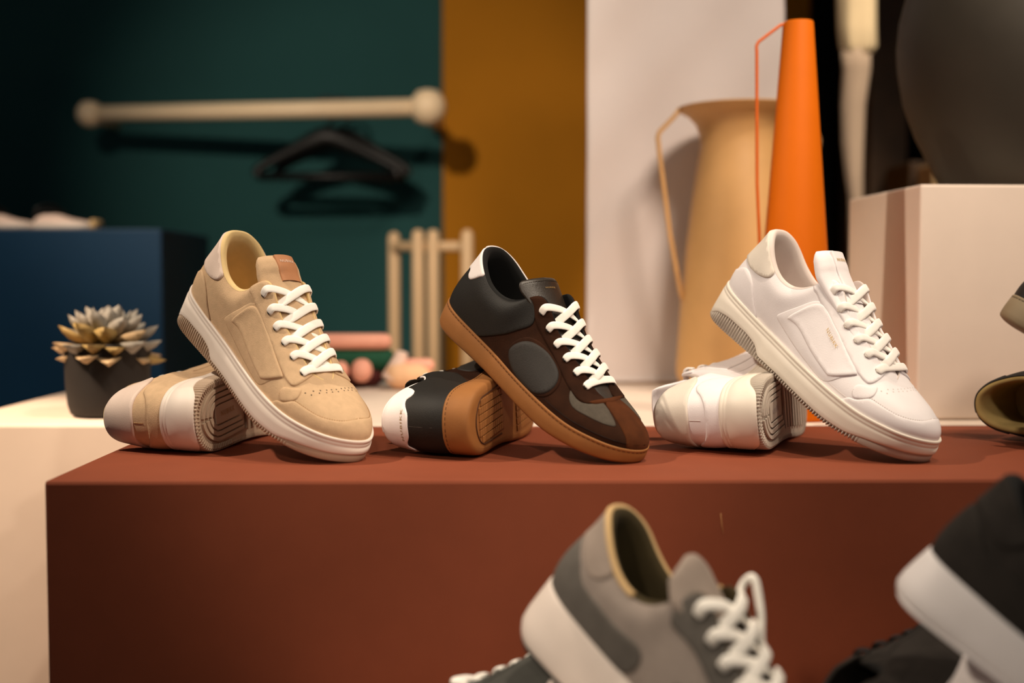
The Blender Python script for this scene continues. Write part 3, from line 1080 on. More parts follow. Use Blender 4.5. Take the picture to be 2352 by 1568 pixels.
def runner_shoe(root, sh, m, C, blobs=True, lace_w=9.5, tongue=True, laces=True):
    """Chunky trainer with a smooth thick sole and rounded two-tone panels."""
    b = Builder(sh, root, m)
    b.dispf = lambda u, t: 2.2 * gauss(np.minimum(u, 2 - u) - 0.28, 0.13) * gauss(t - 0.75, 0.22)
    b.upper('upper', C['upper'])
    ctr = [(0.0, 0.62), (0.06, 0.62), (0.12, 0.56), (0.17, 0.47), (0.24, 0.53), (0.31, 0.53), (0.37, 0.46), (0.41, 0.33), (0.405, 0.18), (0.37, 0.06), (0.30, 0.0), (0.15, 0.0), (0.0, 0.0)]
    tabp = [(0.0, 0.66), (0.06, 0.66), (0.12, 0.62), (0.17, 0.62), (0.20, 0.74), (0.215, 0.88), (0.21, 1.0), (0.1, 1.0), (0.0, 1.0)]
    if blobs:
        b.patch('heel_counter', around_heel(ctr), C['dark'], thick=1.2, smooth=2, label='darker grey suede heel counter')
        b.patch('heel_tab', around_heel(tabp), C['mid'], thick=1.4, smooth=2, label='warm grey heel tab')
        stay = [(0.43, 0.93), (0.425, 0.80), (0.44, 0.66), (0.48, 0.62), (0.56, 0.66), (0.63, 0.62), (0.68, 0.52), (0.73, 0.42), (0.79, 0.42), (0.82, 0.55), (0.84, 0.75), (0.83, 0.98), (0.7, 1.0), (0.55, 1.0), (0.46, 1.0)]
        blob = [(0.52, 0.30), (0.54, 0.40), (0.58, 0.42), (0.62, 0.34), (0.645, 0.18), (0.63, 0.05), (0.57, 0.04), (0.525, 0.14)]
        for fl in (False, True):
            b.patch('eyestay', stay, C['dark'], thick=1.3, flip=fl, smooth=3, label='dark grey suede eyestay')
            b.patch('side_inset', blob, C['darkest'], thick=1.0, flip=fl, smooth=3, label='charcoal side inset')
    else:
        b.patch('heel_counter', around_heel(ctr), C['dark'], thick=1.2, smooth=2)
        b.patch('heel_tab', around_heel(tabp), C['mid'], thick=1.4, smooth=2)
        stay = [(0.43, 0.93), (0.425, 0.80), (0.44, 0.66), (0.48, 0.62), (0.56, 0.66), (0.65, 0.62), (0.74, 0.54), (0.79, 0.52), (0.82, 0.6), (0.84, 0.75), (0.83, 0.98), (0.7, 1.0), (0.55, 1.0), (0.46, 1.0)]
        for fl in (False, True):
            b.patch('eyestay', stay, C['dark'], thick=1.3, flip=fl, smooth=3)
    b.lining('collar_lining', C['lining'], 0.40, roll=8.0, label=C.get('lining_label'))
    b.insole(C['insole'])
    if C.get('piping'):
        u = np.linspace(-0.42, 0.30, 90)
        X = b.S(np.mod(u, 2), np.ones_like(u), -1.0)
        X[:, 2] += 1.6
        V, F = tube(X, 2.6, 8)
        b.emit('collar_piping', V, F, C['piping'], label='tan piping along the collar')
    z = C.get('tz', 0)
    b.tongue([(226, 62 + z), (200, 73 + z), (178, 84 + z), (152, 98 + z), (130, 110 + z), (114, 118 + z), (101, 126 + z), (90, 133 + z)], [14, 18, 21, 24, 28, 32, 27, 8], [3, 4, 5, 6, 7, 8, 7, 5], C['mid'], arch=0.011)
    us = [find_u(sh, -1, x / sh.sc[0]) for x in (127, 144, 160, 177, 193, 209)]
    b.laces(us, .84, C['lace'], w=lace_w, th=3.2, arch=5.5, eye_mat=C['eyelet'], jit=1.2)
    if C.get('bow'):
        e = b.S(2 - us[0], .84)
        n_ = b.N(2 - us[0], .84)
        k = float(C['bow'])
        P = smooth_path([e + n_ * 2] + [e + k * (n_ * q + np.array(v)) for q, v in ((9, (-8, 0, 10)), (14, (-4, -3, 17)), (13, (12, -4, 2)), (9, (24, -6, -10)), (6, (34, -7, -20)))], 8)
        V, F = tube(P, 3.0, 8)
        b.emit('lace_loop', V, F, C['lace'])

    def mid(u):
        x = sh.f(u)[:, 0]
        zf, zb = sh.zf(x), sh.zb(x)
        zt = zf + 3.5
        c = np.ones_like(u)
        h = zt - zb - 3
        heel = np.clip((60 - x) / 60, 0, 1)
        return [(c * -1.5, zt - 1), (c * 1.2, zt), (c * 2.6, zt - .6), (c * 3.4, zt - 3), (c * 4.0 + heel * 2, zt - h * .35), (c * 4.6 + heel * 4, zt - h * .65), (c * 4.8 + heel * 4.5, zt - h * .85), (c * 4.0 + heel * 3, zt - h * .97), (c * 2.5, zt - h)]
    b.ring('midsole', mid, C['midsole'], nu=200, label=C.get('midsole_label'))

    def outs(u):
        x = sh.f(u)[:, 0]
        zb = sh.zb(x)
        c = np.ones_like(u)
        return [(c * 2.4, zb + 3.4), (c * 4.2, zb + 3.0), (c * 4.2, zb + .8), (c * 3.0, zb), (c * 0.5, zb)]
    b.ring('outsole', outs, C['outsole'], nu=200, label=C.get('outsole_label'))
    b.bottom('sole_bottom', C['outsole'], off=1.0, dz=0.05)
    for k, x in enumerate(np.arange(24, 262, 20)):
        i = find_u(sh, -1, x, 'B')
        hw = abs(sh.f(i)[1]) - 6
        b.tread_strip('tread_bar', [(x, -hw), (x + 3, 0), (x, hw * .94)], [(x + 11, -hw), (x + 14, 0), (x + 11, hw * .94)], C['outsole'], h=2.0)
    return b


def pose(R, t):
    M = Matrix.Identity(4)
    A = np.array(R, float)
    # orthonormalise
    U_, _, Vt = np.linalg.svd(A)
    A = U_ @ Vt
    for i in range(3):
        for j in range(3):
            M[i][j] = A[i, j]
    M.translation = Vector((t[0], t[1], t[2] + ZT))
    return M


# ------------------------------------------------------------------ materials
M = {}


def mat(key, *a, **k):
    M[key] = material(key, *a, **k)
    return M[key]


mat('brown_paint', '#84422A', rough=0.75, var=0.03, scale=30, bump=0.08, bscale=900, spec=0.25)
mat('white_paint', '#E6D4C4', rough=0.7, var=0.02, scale=20, bump=0.05, bscale=700, spec=0.3)
mat('teal_wall', '#264C4C', rough=0.9, var=0.06, scale=3, bump=0.1, bscale=300, spec=0.15)
mat('ochre_wall', '#AE7012', rough=0.85, var=0.05, scale=4, bump=0.1, bscale=300, spec=0.2)
mat('black_wall', '#0C0C0A', rough=0.9, var=0.05, scale=5, spec=0.1)
mat('dark_brown_wood', '#4A3522', rough=0.6, var=0.25, scale=12, spec=0.3)
mat('concrete', '#4A4644', rough=0.85, var=0.1, scale=6, bump=0.2, bscale=80)
mat('blue_lacquer', '#0B3350', rough=0.5, var=0.04, scale=8, spec=0.3)
mat('cream_metal', '#FBE0BA', rough=0.45, var=0.02, scale=20)
mat('black_plastic', '#080808', rough=0.5, var=0.05, scale=20)
mat('tan_ceramic', '#D0A268', rough=0.55, var=0.03, scale=30, bump=0.1, bscale=500)
mat('orange_metal', '#CE6403', rough=0.6, spec=0.15, var=0.02, scale=30, bump=0.08, bscale=600)
mat('orange_dark', '#C85A08', rough=0.5, var=0.02, scale=30)
mat('rack_metal', '#D6B58C', rough=0.5, var=0.02, scale=20)
mat('charcoal_ceramic', '#201C1A', rough=0.7, var=0.08, scale=40, bump=0.25, bscale=300)
mat('olive_ceramic', '#3A352C', rough=0.65, var=0.06, scale=20, bump=0.1, bscale=200)
mat('soil', '#2A2018', rough=0.95, var=0.3, scale=200, bump=0.6)
mat('leaf_grey', '#98938A', rough=0.6, var=0.15, scale=60)
mat('leaf_tan', '#B69C78', rough=0.6, var=0.18, scale=60)
mat('leaf_ochre', '#A58C58', rough=0.6, var=0.18, scale=60)
mat('panel_white', '#DCD2CE', rough=0.9, var=0.02, scale=10, bump=0.05, bscale=900)
mat('cream_cloth', '#EAD2A8', rough=0.9, var=0.08, scale=12, bump=0.2, bscale=300)
mat('greige_cloth', '#B09A84', rough=0.9, var=0.06, scale=12, bump=0.2, bscale=300)
# shoes
mat('beige_suede', '#CDAD8A', rough=0.95, var=0.06, scale=140, bump=0.5, bscale=1500, sheen=0.3, spec=0.15)
mat('pink_leather', '#DCC6B8', rough=0.55, var=0.03, scale=60, bump=0.12, bscale=900)
mat('cream_lining', '#E2C48C', rough=0.9, var=0.04, scale=80, bump=0.2, bscale=1500)
mat('white_rubber', '#E6D8CC', rough=0.55, var=0.02, scale=40, bump=0.05, bscale=800)
mat('taupe_rubber', '#B7A08A', rough=0.7, var=0.04, scale=50, bump=0.1, bscale=800)
mat('beige_stitch', '#A98358', rough=0.9, var=0.05)
mat('tan_patch', '#B98058', rough=0.7, var=0.06, scale=80, bump=0.15, bscale=900)
mat('white_lace', '#FBF6EE', rough=0.9, var=0.02, scale=300, bump=0.25, bscale=2500, spec=0.2)
mat('hole_black', '#14100C', rough=0.9, var=0.0)
mat('white_leather', '#F0E9EA', rough=0.5, var=0.02, scale=60, bump=0.14, bscale=900)
mat('bone_leather', '#DDD2C5', rough=0.55, var=0.03, scale=60, bump=0.12, bscale=900)
mat('white_lining', '#DED0C8', rough=0.85, var=0.03, scale=80, bump=0.15, bscale=1400)
mat('ivory_rubber', '#ECE2D4', rough=0.5, var=0.02, scale=40, bump=0.05, bscale=800)
mat('stone_rubber', '#BBAFA2', rough=0.7, var=0.04, scale=50, bump=0.1, bscale=800)
mat('pale_stitch', '#C9BDB8', rough=0.9, var=0.03)
mat('gold_print', '#C9A86A', rough=0.45, var=0.05)
mat('pale_print', '#E8D0BE', rough=0.6, var=0.03)
mat('cream_lace', '#FAF3EC', rough=0.9, var=0.02, scale=300, bump=0.25, bscale=2500, spec=0.2)
mat('brown_suede', '#2F190D', rough=0.95, var=0.22, scale=70, bump=0.5, bscale=1500, sheen=0.25, spec=0.15)
mat('brown_suede_light', '#4C2812', rough=0.95, var=0.22, scale=70, bump=0.5, bscale=1500, sheen=0.3, spec=0.15)
mat('black_leather', '#191613', rough=0.62, var=0.08, scale=60, bump=0.25, bscale=900, spec=0.35)
mat('charcoal_leather', '#2A2623', rough=0.65, var=0.08, scale=60, bump=0.25, bscale=900, spec=0.35)
mat('grey_mesh', '#4C443A', rough=0.85, var=0.12, scale=200, bump=0.5, bscale=1500)
mat('tongue_leather', '#2A221B', rough=0.4, var=0.1, scale=40, bump=0.2, bscale=700, spec=0.5)
mat('black_lining', '#0D0C0B', rough=0.95, var=0.05)
mat('gum_rubber', '#94602F', rough=0.7, var=0.05, scale=60, bump=0.2, bscale=1200)
mat('gum_stitch', '#4A2A14', rough=0.9, var=0.05)
mat('seam_thread', '#4A423C', rough=0.9, var=0.05)
mat('gold_dark', '#9C7C4C', rough=0.5, var=0.05)
mat('white_tab', '#EFE6E4', rough=0.55, var=0.02, scale=60, bump=0.1, bscale=900)
mat('grey_suede', '#948880', rough=0.95, var=0.08, scale=60, bump=0.4, bscale=1200, sheen=0.3, spec=0.15)
mat('warm_grey', '#988A80', rough=0.95, var=0.08, scale=60, bump=0.4, bscale=1200, sheen=0.3, spec=0.15)
mat('mid_grey_suede', '#5E5954', rough=0.95, var=0.1, scale=60, bump=0.4, bscale=1200, sheen=0.3, spec=0.15)
mat('charcoal_suede', '#4A4A46', rough=0.95, var=0.1, scale=60, bump=0.4, bscale=1200, spec=0.15)
mat('olive_lining', '#3A3018', rough=0.95, var=0.08, scale=60)
mat('tan_trim', '#C9A878', rough=0.9, var=0.05, scale=60)
mat('cream_rubber', '#E4D6CC', rough=0.55, var=0.02, scale=40)
mat('dark_rubber', '#24221E', rough=0.8, var=0.08, scale=60)
mat('dark_suede', '#2B2724', rough=0.95, var=0.15, scale=60, bump=0.4, bscale=1200, sheen=0.15, spec=0.15)
mat('cool_rubber', '#E2DCDC', rough=0.55, var=0.02, scale=40)
mat('sand_rubber', '#8C7C62', rough=0.7, var=0.05, scale=40)
mat('sand_insole', '#9C8450', rough=0.9, var=0.1, scale=60)
mat('coral_rubber', '#FFB49C', rough=0.6, var=0.06, scale=40)
mat('green_mesh', '#145038', rough=0.8, var=0.1, scale=60)
mat('maroon', '#4A1614', rough=0.8, var=0.1, scale=40)
mat('peach_cloth', '#F2C49A', rough=0.8, var=0.12, scale=25)
mat('pink_white', '#F0D2C2', rough=0.7, var=0.05, scale=20)

# ------------------------------------------------------------------ room and plinths
structure(box('floor', -4.2, 4.2, -2.4, 5.2, -0.1, 0.0, M['concrete'], bev=0))
YW = 3.15
xo0, xo1 = at(1018, 400, YW).x, at(1352, 400, YW).x
structure(box('wall_back', -4.2, xo0, YW, YW + 0.12, 0, 3.4, M['teal_wall'], bev=0))
structure(box('wall_centre', xo0, xo1 + 0.6, YW - 0.015, YW + 0.12, 0, 3.4, M['ochre_wall'], bev=0.002))
structure(box('wall_recess', xo1 + 0.6, 4.2, YW + 0.5, YW + 0.62, 0, 3.4, M['black_wall'], bev=0))
structure(box('wall_right', xo1 + 0.6, xo1 + 0.66, YW - 0.015, YW + 0.5, 0, 3.4, M['black_wall'], bev=0))

FX = at(100, 1107, 0.993).x
brown = tag(empty('display_plinth', (FX, 0.993, 0)), 'wide reddish-brown display plinth carrying the row of sneakers', 'plinth')
box('body', 0, 1.6, 0, 0.378, 0.0, ZT, M['brown_paint'], brown, bev=0.0035)
V, F = tube([(0.5975, -0.0002, ZT - 0.0303), (0.5985, -0.0002, ZT - 0.041), (0.6000, -0.0002, ZT - 0.049)], 0.00016, 6)
obj('scratch', [(v[0] * 1.0, v[1], v[2]) for v in V], F, M['tan_ceramic'], brown)['label'] = 'fine pale scratch on the front'
brown.rotation_euler.z = math.radians(0.8)

tag(box('display_plinth', -0.72, 1.7, 1.402, 2.0, 0, ZT - 0.001, M['white_paint'], bev=0.004), 'long low white plinth behind the brown one, carrying pot and vases', 'plinth')
TF = ZT - 0.214
TF2 = ZT - 0.18
tag(box('display_plinth', 0.27, 0.9, 0.42, 0.97, 0, TF2, M['white_paint'], bev=0.004), 'low front plinth under the blurred black trainers', 'plinth')
tag(box('display_plinth', -0.2, 0.262, 0.42, 0.97, 0, TF, M['white_paint'], bev=0.004), 'low front plinth under the blurred grey trainers', 'plinth')

a, b_ = at(2115, 423, 1.44), at(1928, 452, 1.64)
zc = a.z
cube_w = 0.5
ang = math.atan2(b_.x - a.x, -(b_.y - a.y))
cube = box('display_cube', 0, cube_w, 0, 0.26, 0, zc - ZT, M['white_paint'], bev=0.003)
cube.location = (a.x, 1.44, ZT)
tag(cube, 'white box plinth standing under the large dark round vase', 'plinth')
# shear-free: turn the cube a little so that its left face shows
cube.rotation_euler.z = math.radians(3.0)

c0, c1 = at(1348, 500, 1.955), at(1797, 500, 1.955)
# white panel; its wavy relief is made up to imitate soft diagonal shadows
nx, nz = 60, 120
V = []
for i in range(nx + 1):
    for k in range(nz + 1):
        x = c0.x + (c1.x - c0.x) * i / nx
        z = ZT + 0.004 + 1.15 * k / nz
        e = 0.0035 * math.sin((x * 0.9 - (z - ZT) * 0.75) * 42) + 0.003 * math.sin((x * 1.2 + (z - ZT) * 0.5) * 27 + 1)
        fade = min(1, k / 30)
        V.append((x, 1.958 + e * fade, z))
n0 = len(V)
V += [(x, y + 0.012, z) for x, y, z in V]
F = []
q = nz + 1
for i in range(nx):
    for k in range(nz):
        F.append((i * q + k, (i + 1) * q + k, (i + 1) * q + k + 1, i * q + k + 1))
        F.append((n0 + i * q + k, n0 + i * q + k + 1, n0 + (i + 1) * q + k + 1, n0 + (i + 1) * q + k))
for i in range(nx):
    for k in (0, nz):
        F.append((i * q + k, (i + 1) * q + k, n0 + (i + 1) * q + k, n0 + i * q + k))
for k in range(nz):
    for i in (0, nx):
        F.append((i * q + k, i * q + k + 1, n0 + i * q + k + 1, n0 + i * q + k))
tag(obj('backdrop_panel', V, F, M['panel_white']), 'tall off-white panel behind the tan vase, soft shadows shaped into it as waves', 'panel')

# ------------------------------------------------------------------ things at the back
# wall rail
YR = 2.9
ra, rb = at(207, 262, YR + 0.06), at(983, 246, YR - 0.1)
rail = tag(empty('clothes_rail', (ra + rb) / 2), 'white tubular clothes rail with round end caps on the teal wall', 'clothes rail')
O = rail.location
V, F = tube([ra - O, rb - O], 0.021, 16)
obj('rail_tube', V, F, M['cream_metal'], rail)
for p, r in ((ra, 0.034), (rb, 0.044)):
    prof = [(0.0001, -r), (r * .6, -r * .85), (r * .93, -r * .4), (r, 0), (r * .93, r * .4), (r * .6, r * .85), (0.0001, r)]
    V, F = lathe(prof, 24)
    obj('end_cap', V, F, M['cream_metal'], rail, matrix=Matrix.Translation(p - O))
    V, F = tube([p - O, Vector((p.x, YW + 0.0, p.z)) - O], 0.016, 12)
    obj('wall_bracket', V, F, M['cream_metal'], rail)


def hanger(px, py, y, w, h, label, tilt=0.0):
    top = at(px, py, y)
    root = empty('clothes_hanger', top)
    tag(root, label, 'hanger', 'hangers on the white rail')
    # shoulder shape: thick sloping arms and a lower bar
    P = [(-w, 0, -h), (-w * .98, 0, -h * .8), (-w * .55, 0, -h * .42), (-w * .15, 0, -h * .12), (0, 0, -h * .06), (w * .15, 0, -h * .12), (w * .55, 0, -h * .42), (w * .98, 0, -h * .8), (w, 0, -h)]
    P = smooth_path(P, 5)
    R = [0.012 + 0.016 * math.exp(-(p[0] / (w * .5)) ** 2) for p in P]
    V, F = tube(P, R, 12)
    obj('shoulder_arm', V, F, M['black_plastic'], root)
    V, F = tube([(-w, 0, -h), (w, 0, -h)], 0.011, 10)
    obj('trouser_bar', V, F, M['black_plastic'], root)
    hk = [(0, 0, -h * .05), (0, 0, 0.02), (0.012, 0, 0.035), (0.028, 0, 0.05), (0.026, 0, 0.08), (0, 0, 0.094), (-0.024, 0, 0.085)]
    V, F = tube(smooth_path(hk, 5), 0.004, 8)
    obj('hook', V, F, M['black_plastic'], root)
    root.rotation_euler.z = tilt
    return root


hanger(752, 310, YR, 0.175, 0.105, 'black hanger on the white rail, the front one of two', 0.03)
hanger(785, 310, YR + 0.062, 0.165, 0.105, 'black hanger on the white rail, half hidden behind the front one', -0.05)

# rack with round-topped posts
YK = 2.55
rk = at(960, 565, YK)
rack = tag(empty('garment_rack', (rk.x, YK, 0)), 'cream metal rack of slim round-topped posts by the ochre wall', 'rack')
for px, top, dy in ((905, 532, 0.05), (960, 526, -0.02), (995, 526, -0.02), (1073, 526, -0.05)):
    p = at(px, top, YK + dy)
    prof = [(0.0001, 0), (0.0135, 0), (0.0135, p.z - 0.014), (0.010, p.z - 0.004), (0.0001, p.z)]
    V, F = lathe(prof, 16)
    obj('post', V, F, M['rack_metal'], rack, matrix=Matrix.Translation(Vector((p.x - rk.x, dy, 0))))
a, b_ = at(905, 566, YK + 0.03), at(1073, 566, YK - 0.03)
V, F = tube([a - rack.location, b_ - rack.location], 0.011, 12)
obj('crossbar', V, F, M['rack_metal'], rack)
a, b_ = at(905, 1400, YK + 0.03), at(1073, 1400, YK - 0.03)
V, F = tube([a - rack.location, b_ - rack.location], 0.011, 12)
obj('crossbar', V, F, M['rack_metal'], rack)

# blue cabinet with pale shoes on it
YB = 2.3
bl = at(370, 525, YB)
tag(box('cabinet', -2.6, bl.x, YB, YB + 0.36, 0, bl.z, M['blue_lacquer'], bev=0.003), 'dark blue cabinet block along the teal wall behind the succulent', 'cabinet')


def slipper(x, y, z, L, h, label, tip, rz):
    """Low slip-on shoe seen side on: rounded upper with opening, sole and toe piece."""
    root = empty('slip_on_shoe', (x, y, z))
    root.rotation_euler.z = rz
    tag(root, label, 'shoe', 'pale slip-on shoes on the blue cabinet')
    xs = np.linspace(0, 1, 22)
    hh = np.interp(xs, [0, .06, .2, .38, .5, .62, .8, .93, 1], [.45, .85, 1, .95, .8, .66, .55, .42, .16]) * h
    ww = np.interp(xs, [0, .05, .2, .5, .75, .93, 1], [.012, .028, .034, .036, .042, .03, .006])
    V, F = [], []
    m = 16
    for i, s in enumerate(xs):
        for k in range(m):
            a = 2 * math.pi * k / m
            V.append((s * L, ww[i] * math.cos(a), max(0.008, hh[i] * (0.5 + 0.5 * math.sin(a)))))
    for i in range(len(xs) - 1):
        for k in range(m):
            l = (k + 1) % m
            F.append((i * m + k, i * m + l, (i + 1) * m + l, (i + 1) * m + k))
    F += [tuple(range(m)), tuple(range((len(xs) - 1) * m, len(xs) * m))[::-1]]
    obj('upper', V, F, M['pink_white'], root)
    V, F = [], []
    ring = [(s * L, w * 1.04) for s, w in zip(xs, ww)] + [(s * L, -w * 1.04) for s, w in list(zip(xs, ww))[::-1]]
    n = len(ring)
    V = [(p[0], p[1], 0) for p in ring] + [(p[0], p[1], .012) for p in ring]
    F = [(i, (i + 1) % n, n + (i + 1) % n, n + i) for i in range(n)] + [tuple(range(n))[::-1], tuple(range(n, 2 * n))]
    obj('sole', V, F, M['white_rubber'], root)
    V, F = lathe([(0.0001, 0.0), (0.024, 0.002), (0.027, 0.006), (0.0001, 0.012)], 16)
    obj('opening', V, F, M['black_lining'], root, matrix=Matrix.Translation((L * .2, 0, h * .93)))
    if tip:
        V, F = box_mesh(L * .94, L * 1.06, -.022, .022, 0.0, h * .62, 0.006)
        obj('toe_piece', V, F, M['tan_trim'], root)
    # ankle strap standing above the opening
    V, F = tube(smooth_path([(L * .04, -.02, h * .8), (L * .1, -.024, h * 1.25), (L * .22, -.0, h * 1.5), (L * .32, .024, h * 1.2), (L * .4, .03, h * .9)], 6), .004, 8)
    obj('strap', V, F, M['black_plastic'], root)
    return root


p = at(85, 525, YB + 0.06)
slipper(p.x, YB + 0.06, bl.z, 0.125, 0.034, 'pale slip-on shoe with tan toe on the blue cabinet', True, -0.05)
p = at(-45, 525, YB + 0.06)
slipper(p.x, YB + 0.06, bl.z, 0.12, 0.034, 'pale slip-on shoe on the blue cabinet, cut off by the frame', False, 0.02)


# coloured trainers far back on the white plinth
def capsule(L, r, flat=1.0):
    n = 14
    xs = [-L / 2 - r * math.cos(a) for a in np.linspace(0, math.pi / 2, 6)] + [L / 2 + r * math.sin(a) for a in np.linspace(0, math.pi / 2, 6)]
    rs = [r * math.sin(a) + 1e-4 for a in np.linspace(0, math.pi / 2, 6)] + [r * math.cos(a) + 1e-4 for a in np.linspace(0, math.pi / 2, 6)]
    V, F = tube([(x, 0, 0) for x in xs], rs, n)
    return [(v[0], v[1], v[2] * flat) for v in V], F


YT = 1.9
p = at(815, 884, YT)
tr = tag(empty('trainer', (p.x, YT, ZT)), 'green trainer with thick coral sole upturned at the back of the white plinth', 'shoe')
V, F = capsule(0.10, 0.0135)
o = obj('sole', V, F, M['coral_rubber'], tr)
o.location = (0.0, -0.01, at(815, 783, YT).z - ZT)
V, F = capsule(0.085, 0.022, 0.9)
o = obj('upper', V, F, M['green_mesh'], tr)
o.location = (0.005, 0, at(815, 826, YT).z - ZT)
V, F = capsule(0.06, 0.018, 1.0)
o = obj('tongue', V, F, M['maroon'], tr)
o.location = (0.0, 0, 0.0185)
for dx, sx in ((0.016, 1.0), (-0.02, 0.8)):
    V, F = capsule(0.004, 0.0155 * sx, 1.25)
    o = obj('toe_bumper', V, F, M['coral_rubber'], tr)
    o.location = (dx, -0.03, 0.030)
p = at(938, 884, YT)
tr = tag(empty('trainer', (p.x, YT - 0.04, ZT)), 'peach and cream trainer lying at the foot of the cream rack', 'shoe')
V, F = capsule(0.03, 0.024, 0.95)
o = obj('upper', V, F, M['peach_cloth'], tr)
o.location = (0.004, 0, 0.024)
V, F = tube(smooth_path([(-0.02, 0, 0.015), (-0.012, 0, 0.04), (-0.006, 0, 0.062)], 6), list(np.linspace(0.022, 0.009, 13)), 12)
obj('heel', V, F, M['pink_white'], tr)
V, F = capsule(0.028, 0.011, 1.0)
o = obj('toe_bumper', V, F, M['coral_rubber'], tr)
o.location = (0.022, -0.004, 0.04)

# dark things to the right of the panel
x0, x1 = at(1998, 300, 2.9).x, at(2085, 300, 2.9).x
tag(box('cupboard', x0, x1, 2.9, 3.3, 0, 2.6, M['dark_brown_wood'], bev=0.004), 'narrow dark brown wooden cupboard side in the dark recess', 'cupboard')
x0, x1 = at(2083, 400, 2.7).x, at(2126, 400, 2.7).x
tag(box('crate', x0, x1, 2.68, 2.86, 0, at(2100, 372, 2.7).z, M['dark_brown_wood'], bev=0.004), 'small brown wooden crate edge left of the dark round vase', 'crate')
x0, x1 = at(2128, 400, 2.6).x, at(2300, 400, 2.6).x
tag(box('carton', x0, x1, 2.56, 2.66, 0, at(2150, 378, 2.6).z, M['tan_trim'], bev=0.004), 'tan carton corner peeping out below the dark round vase', 'carton')

# pale draped garment on a slim stand
YG = 2.45


def g_at(px, py):
    return at(px, py, YG)


gs = tag(empty('garment_stand', (g_at(1965, 300).x, YG, 0)), 'pale draped garment on a slim stand in the dark recess', 'garment')
gx = g_at(1965, 300).x


def draped(name, rows, m_, ph):
    V, F = [], []
    n = 40
    for (py, l, r) in rows:
        a, b2 = g_at(l, py), g_at(r, py)
        cx, w = (a.x + b2.x) / 2 - gx, (b2.x - a.x) / 2
        for k in range(n):
            an = 2 * math.pi * k / n
            fo = 1 + 0.10 * math.sin(5 * an + ph + py * .012)
            V.append((cx + w * math.cos(an) * (0.93 + 0.07 * math.sin(3 * an)), 0.6 * w * math.sin(an) * fo, a.z))
    for i in range(len(rows) - 1):
        for k in range(n):
            l = (k + 1) % n
            F.append((i * n + k, i * n + l, (i + 1) * n + l, (i + 1) * n + k))
    F += [tuple(range(n))[::-1], tuple((len(rows) - 1) * n + k for k in range(n))]
    return obj(name, V, F, m_, gs)


draped('jacket', [(-60, 1915, 2020), (0, 1920, 2016), (60, 1922, 2016), (105, 1926, 2018), (118, 1932, 2010), (128, 1940, 2000)], M['cream_cloth'], 0)
draped('trousers', [(100, 1930, 2003), (160, 1934, 2002), (240, 1930, 1990), (330, 1932, 1986), (400, 1940, 1984), (450, 1948, 1984), (900, 1950, 1982)], M['greige_cloth'], 1.3)
pz = g_at(1965, 900).z
V, F = lathe([(0.0001, 0.0), (0.13, 0.0), (0.13, 0.015), (0.014, 0.025), (0.012, pz + .02), (0.0001, pz + .02)], 24)
obj('stand', V, F, M['black_plastic'], gs)

# ------------------------------------------------------------------ vases
# tan pitcher with two wire handles
YV = 1.82
base = at(1692, 893, YV)
tan = tag(empty('vase', (base.x, YV, ZT)), 'tall tan vase with flared rim and two thin angular handles', 'vase')
k = YV / 2613.0
hh = lambda py: at(1692, py, YV).z - ZT
prof = [(0.0001, 0.0), (112 * k, 0.0), (128 * k, hh(884)), (138 * k, hh(862)), (139 * k, hh(840)), (130 * k, hh(700)), (118 * k, hh(560)), (104 * k, hh(440)), (94 * k, hh(370)), (88 * k, hh(335)), (89 * k, hh(310)), (98 * k, hh(285)),
        (116 * k, hh(265)), (140 * k, hh(252)), (142 * k, hh(249)), (138 * k, hh(249)), (112 * k, hh(262)), (92 * k, hh(288)), (84 * k, hh(330)), (90 * k, hh(400)), (90 * k, hh(600)), (0.0001, hh(600))]
V, F = lathe(prof, 64)
obj('body', V, F, M['tan_ceramic'], tan)
for s in (-1, 1):
    P = [(s * 139 * k, 0, hh(253)), (s * 150 * k, 0, hh(268)), (s * 186 * k, 0, hh(306)), (s * 190 * k, 0, hh(318)), (s * 184 * k, 0, hh(370)), (s * 160 * k, 0, hh(540)), (s * 134 * k, 0, hh(672)), (s * 128 * k, 0, hh(690))]
    V, F = tube(P, 5.2 * k, 10)
    obj('handle', V, F, M['tan_ceramic'], tan)
tan.rotation_euler.z = 0.12

YO = 1.473
base = at(1822, 958, YO)
org = tag(empty('vase', (base.x, YO, ZT)), 'slender orange cone vase with one long wire handle', 'vase')
k = YO / 2613.0
hh = lambda py: at(1822, py, YO).z - ZT
prof = [(0.0001, 0.0), (97 * k, 0.0), (99 * k, 0.003), (99 * k, 0.006), (73 * k, hh(600)), (34 * k, hh(54)), (33 * k, hh(51)), (30 * k, hh(51)), (28 * k, hh(70)), (50 * k, hh(400)), (0.0001, hh(400))]
V, F = lathe(prof, 64)
obj('body', V, F, M['orange_metal'], org)
P = [(-30 * k, 0, hh(56)), (-40 * k, 0, hh(58)), (-92 * k, 0, hh(98)), (-97 * k, 0, hh(108)), (-96 * k, 0, hh(120)), (-92 * k, 0, hh(420)), (-80 * k, 0, hh(640)), (-78 * k, 0, hh(650))]
V, F = tube(P, 3.6 * k, 10)
obj('handle', V, F, M['orange_dark'], org)
org.rotation_euler.z = 0.1

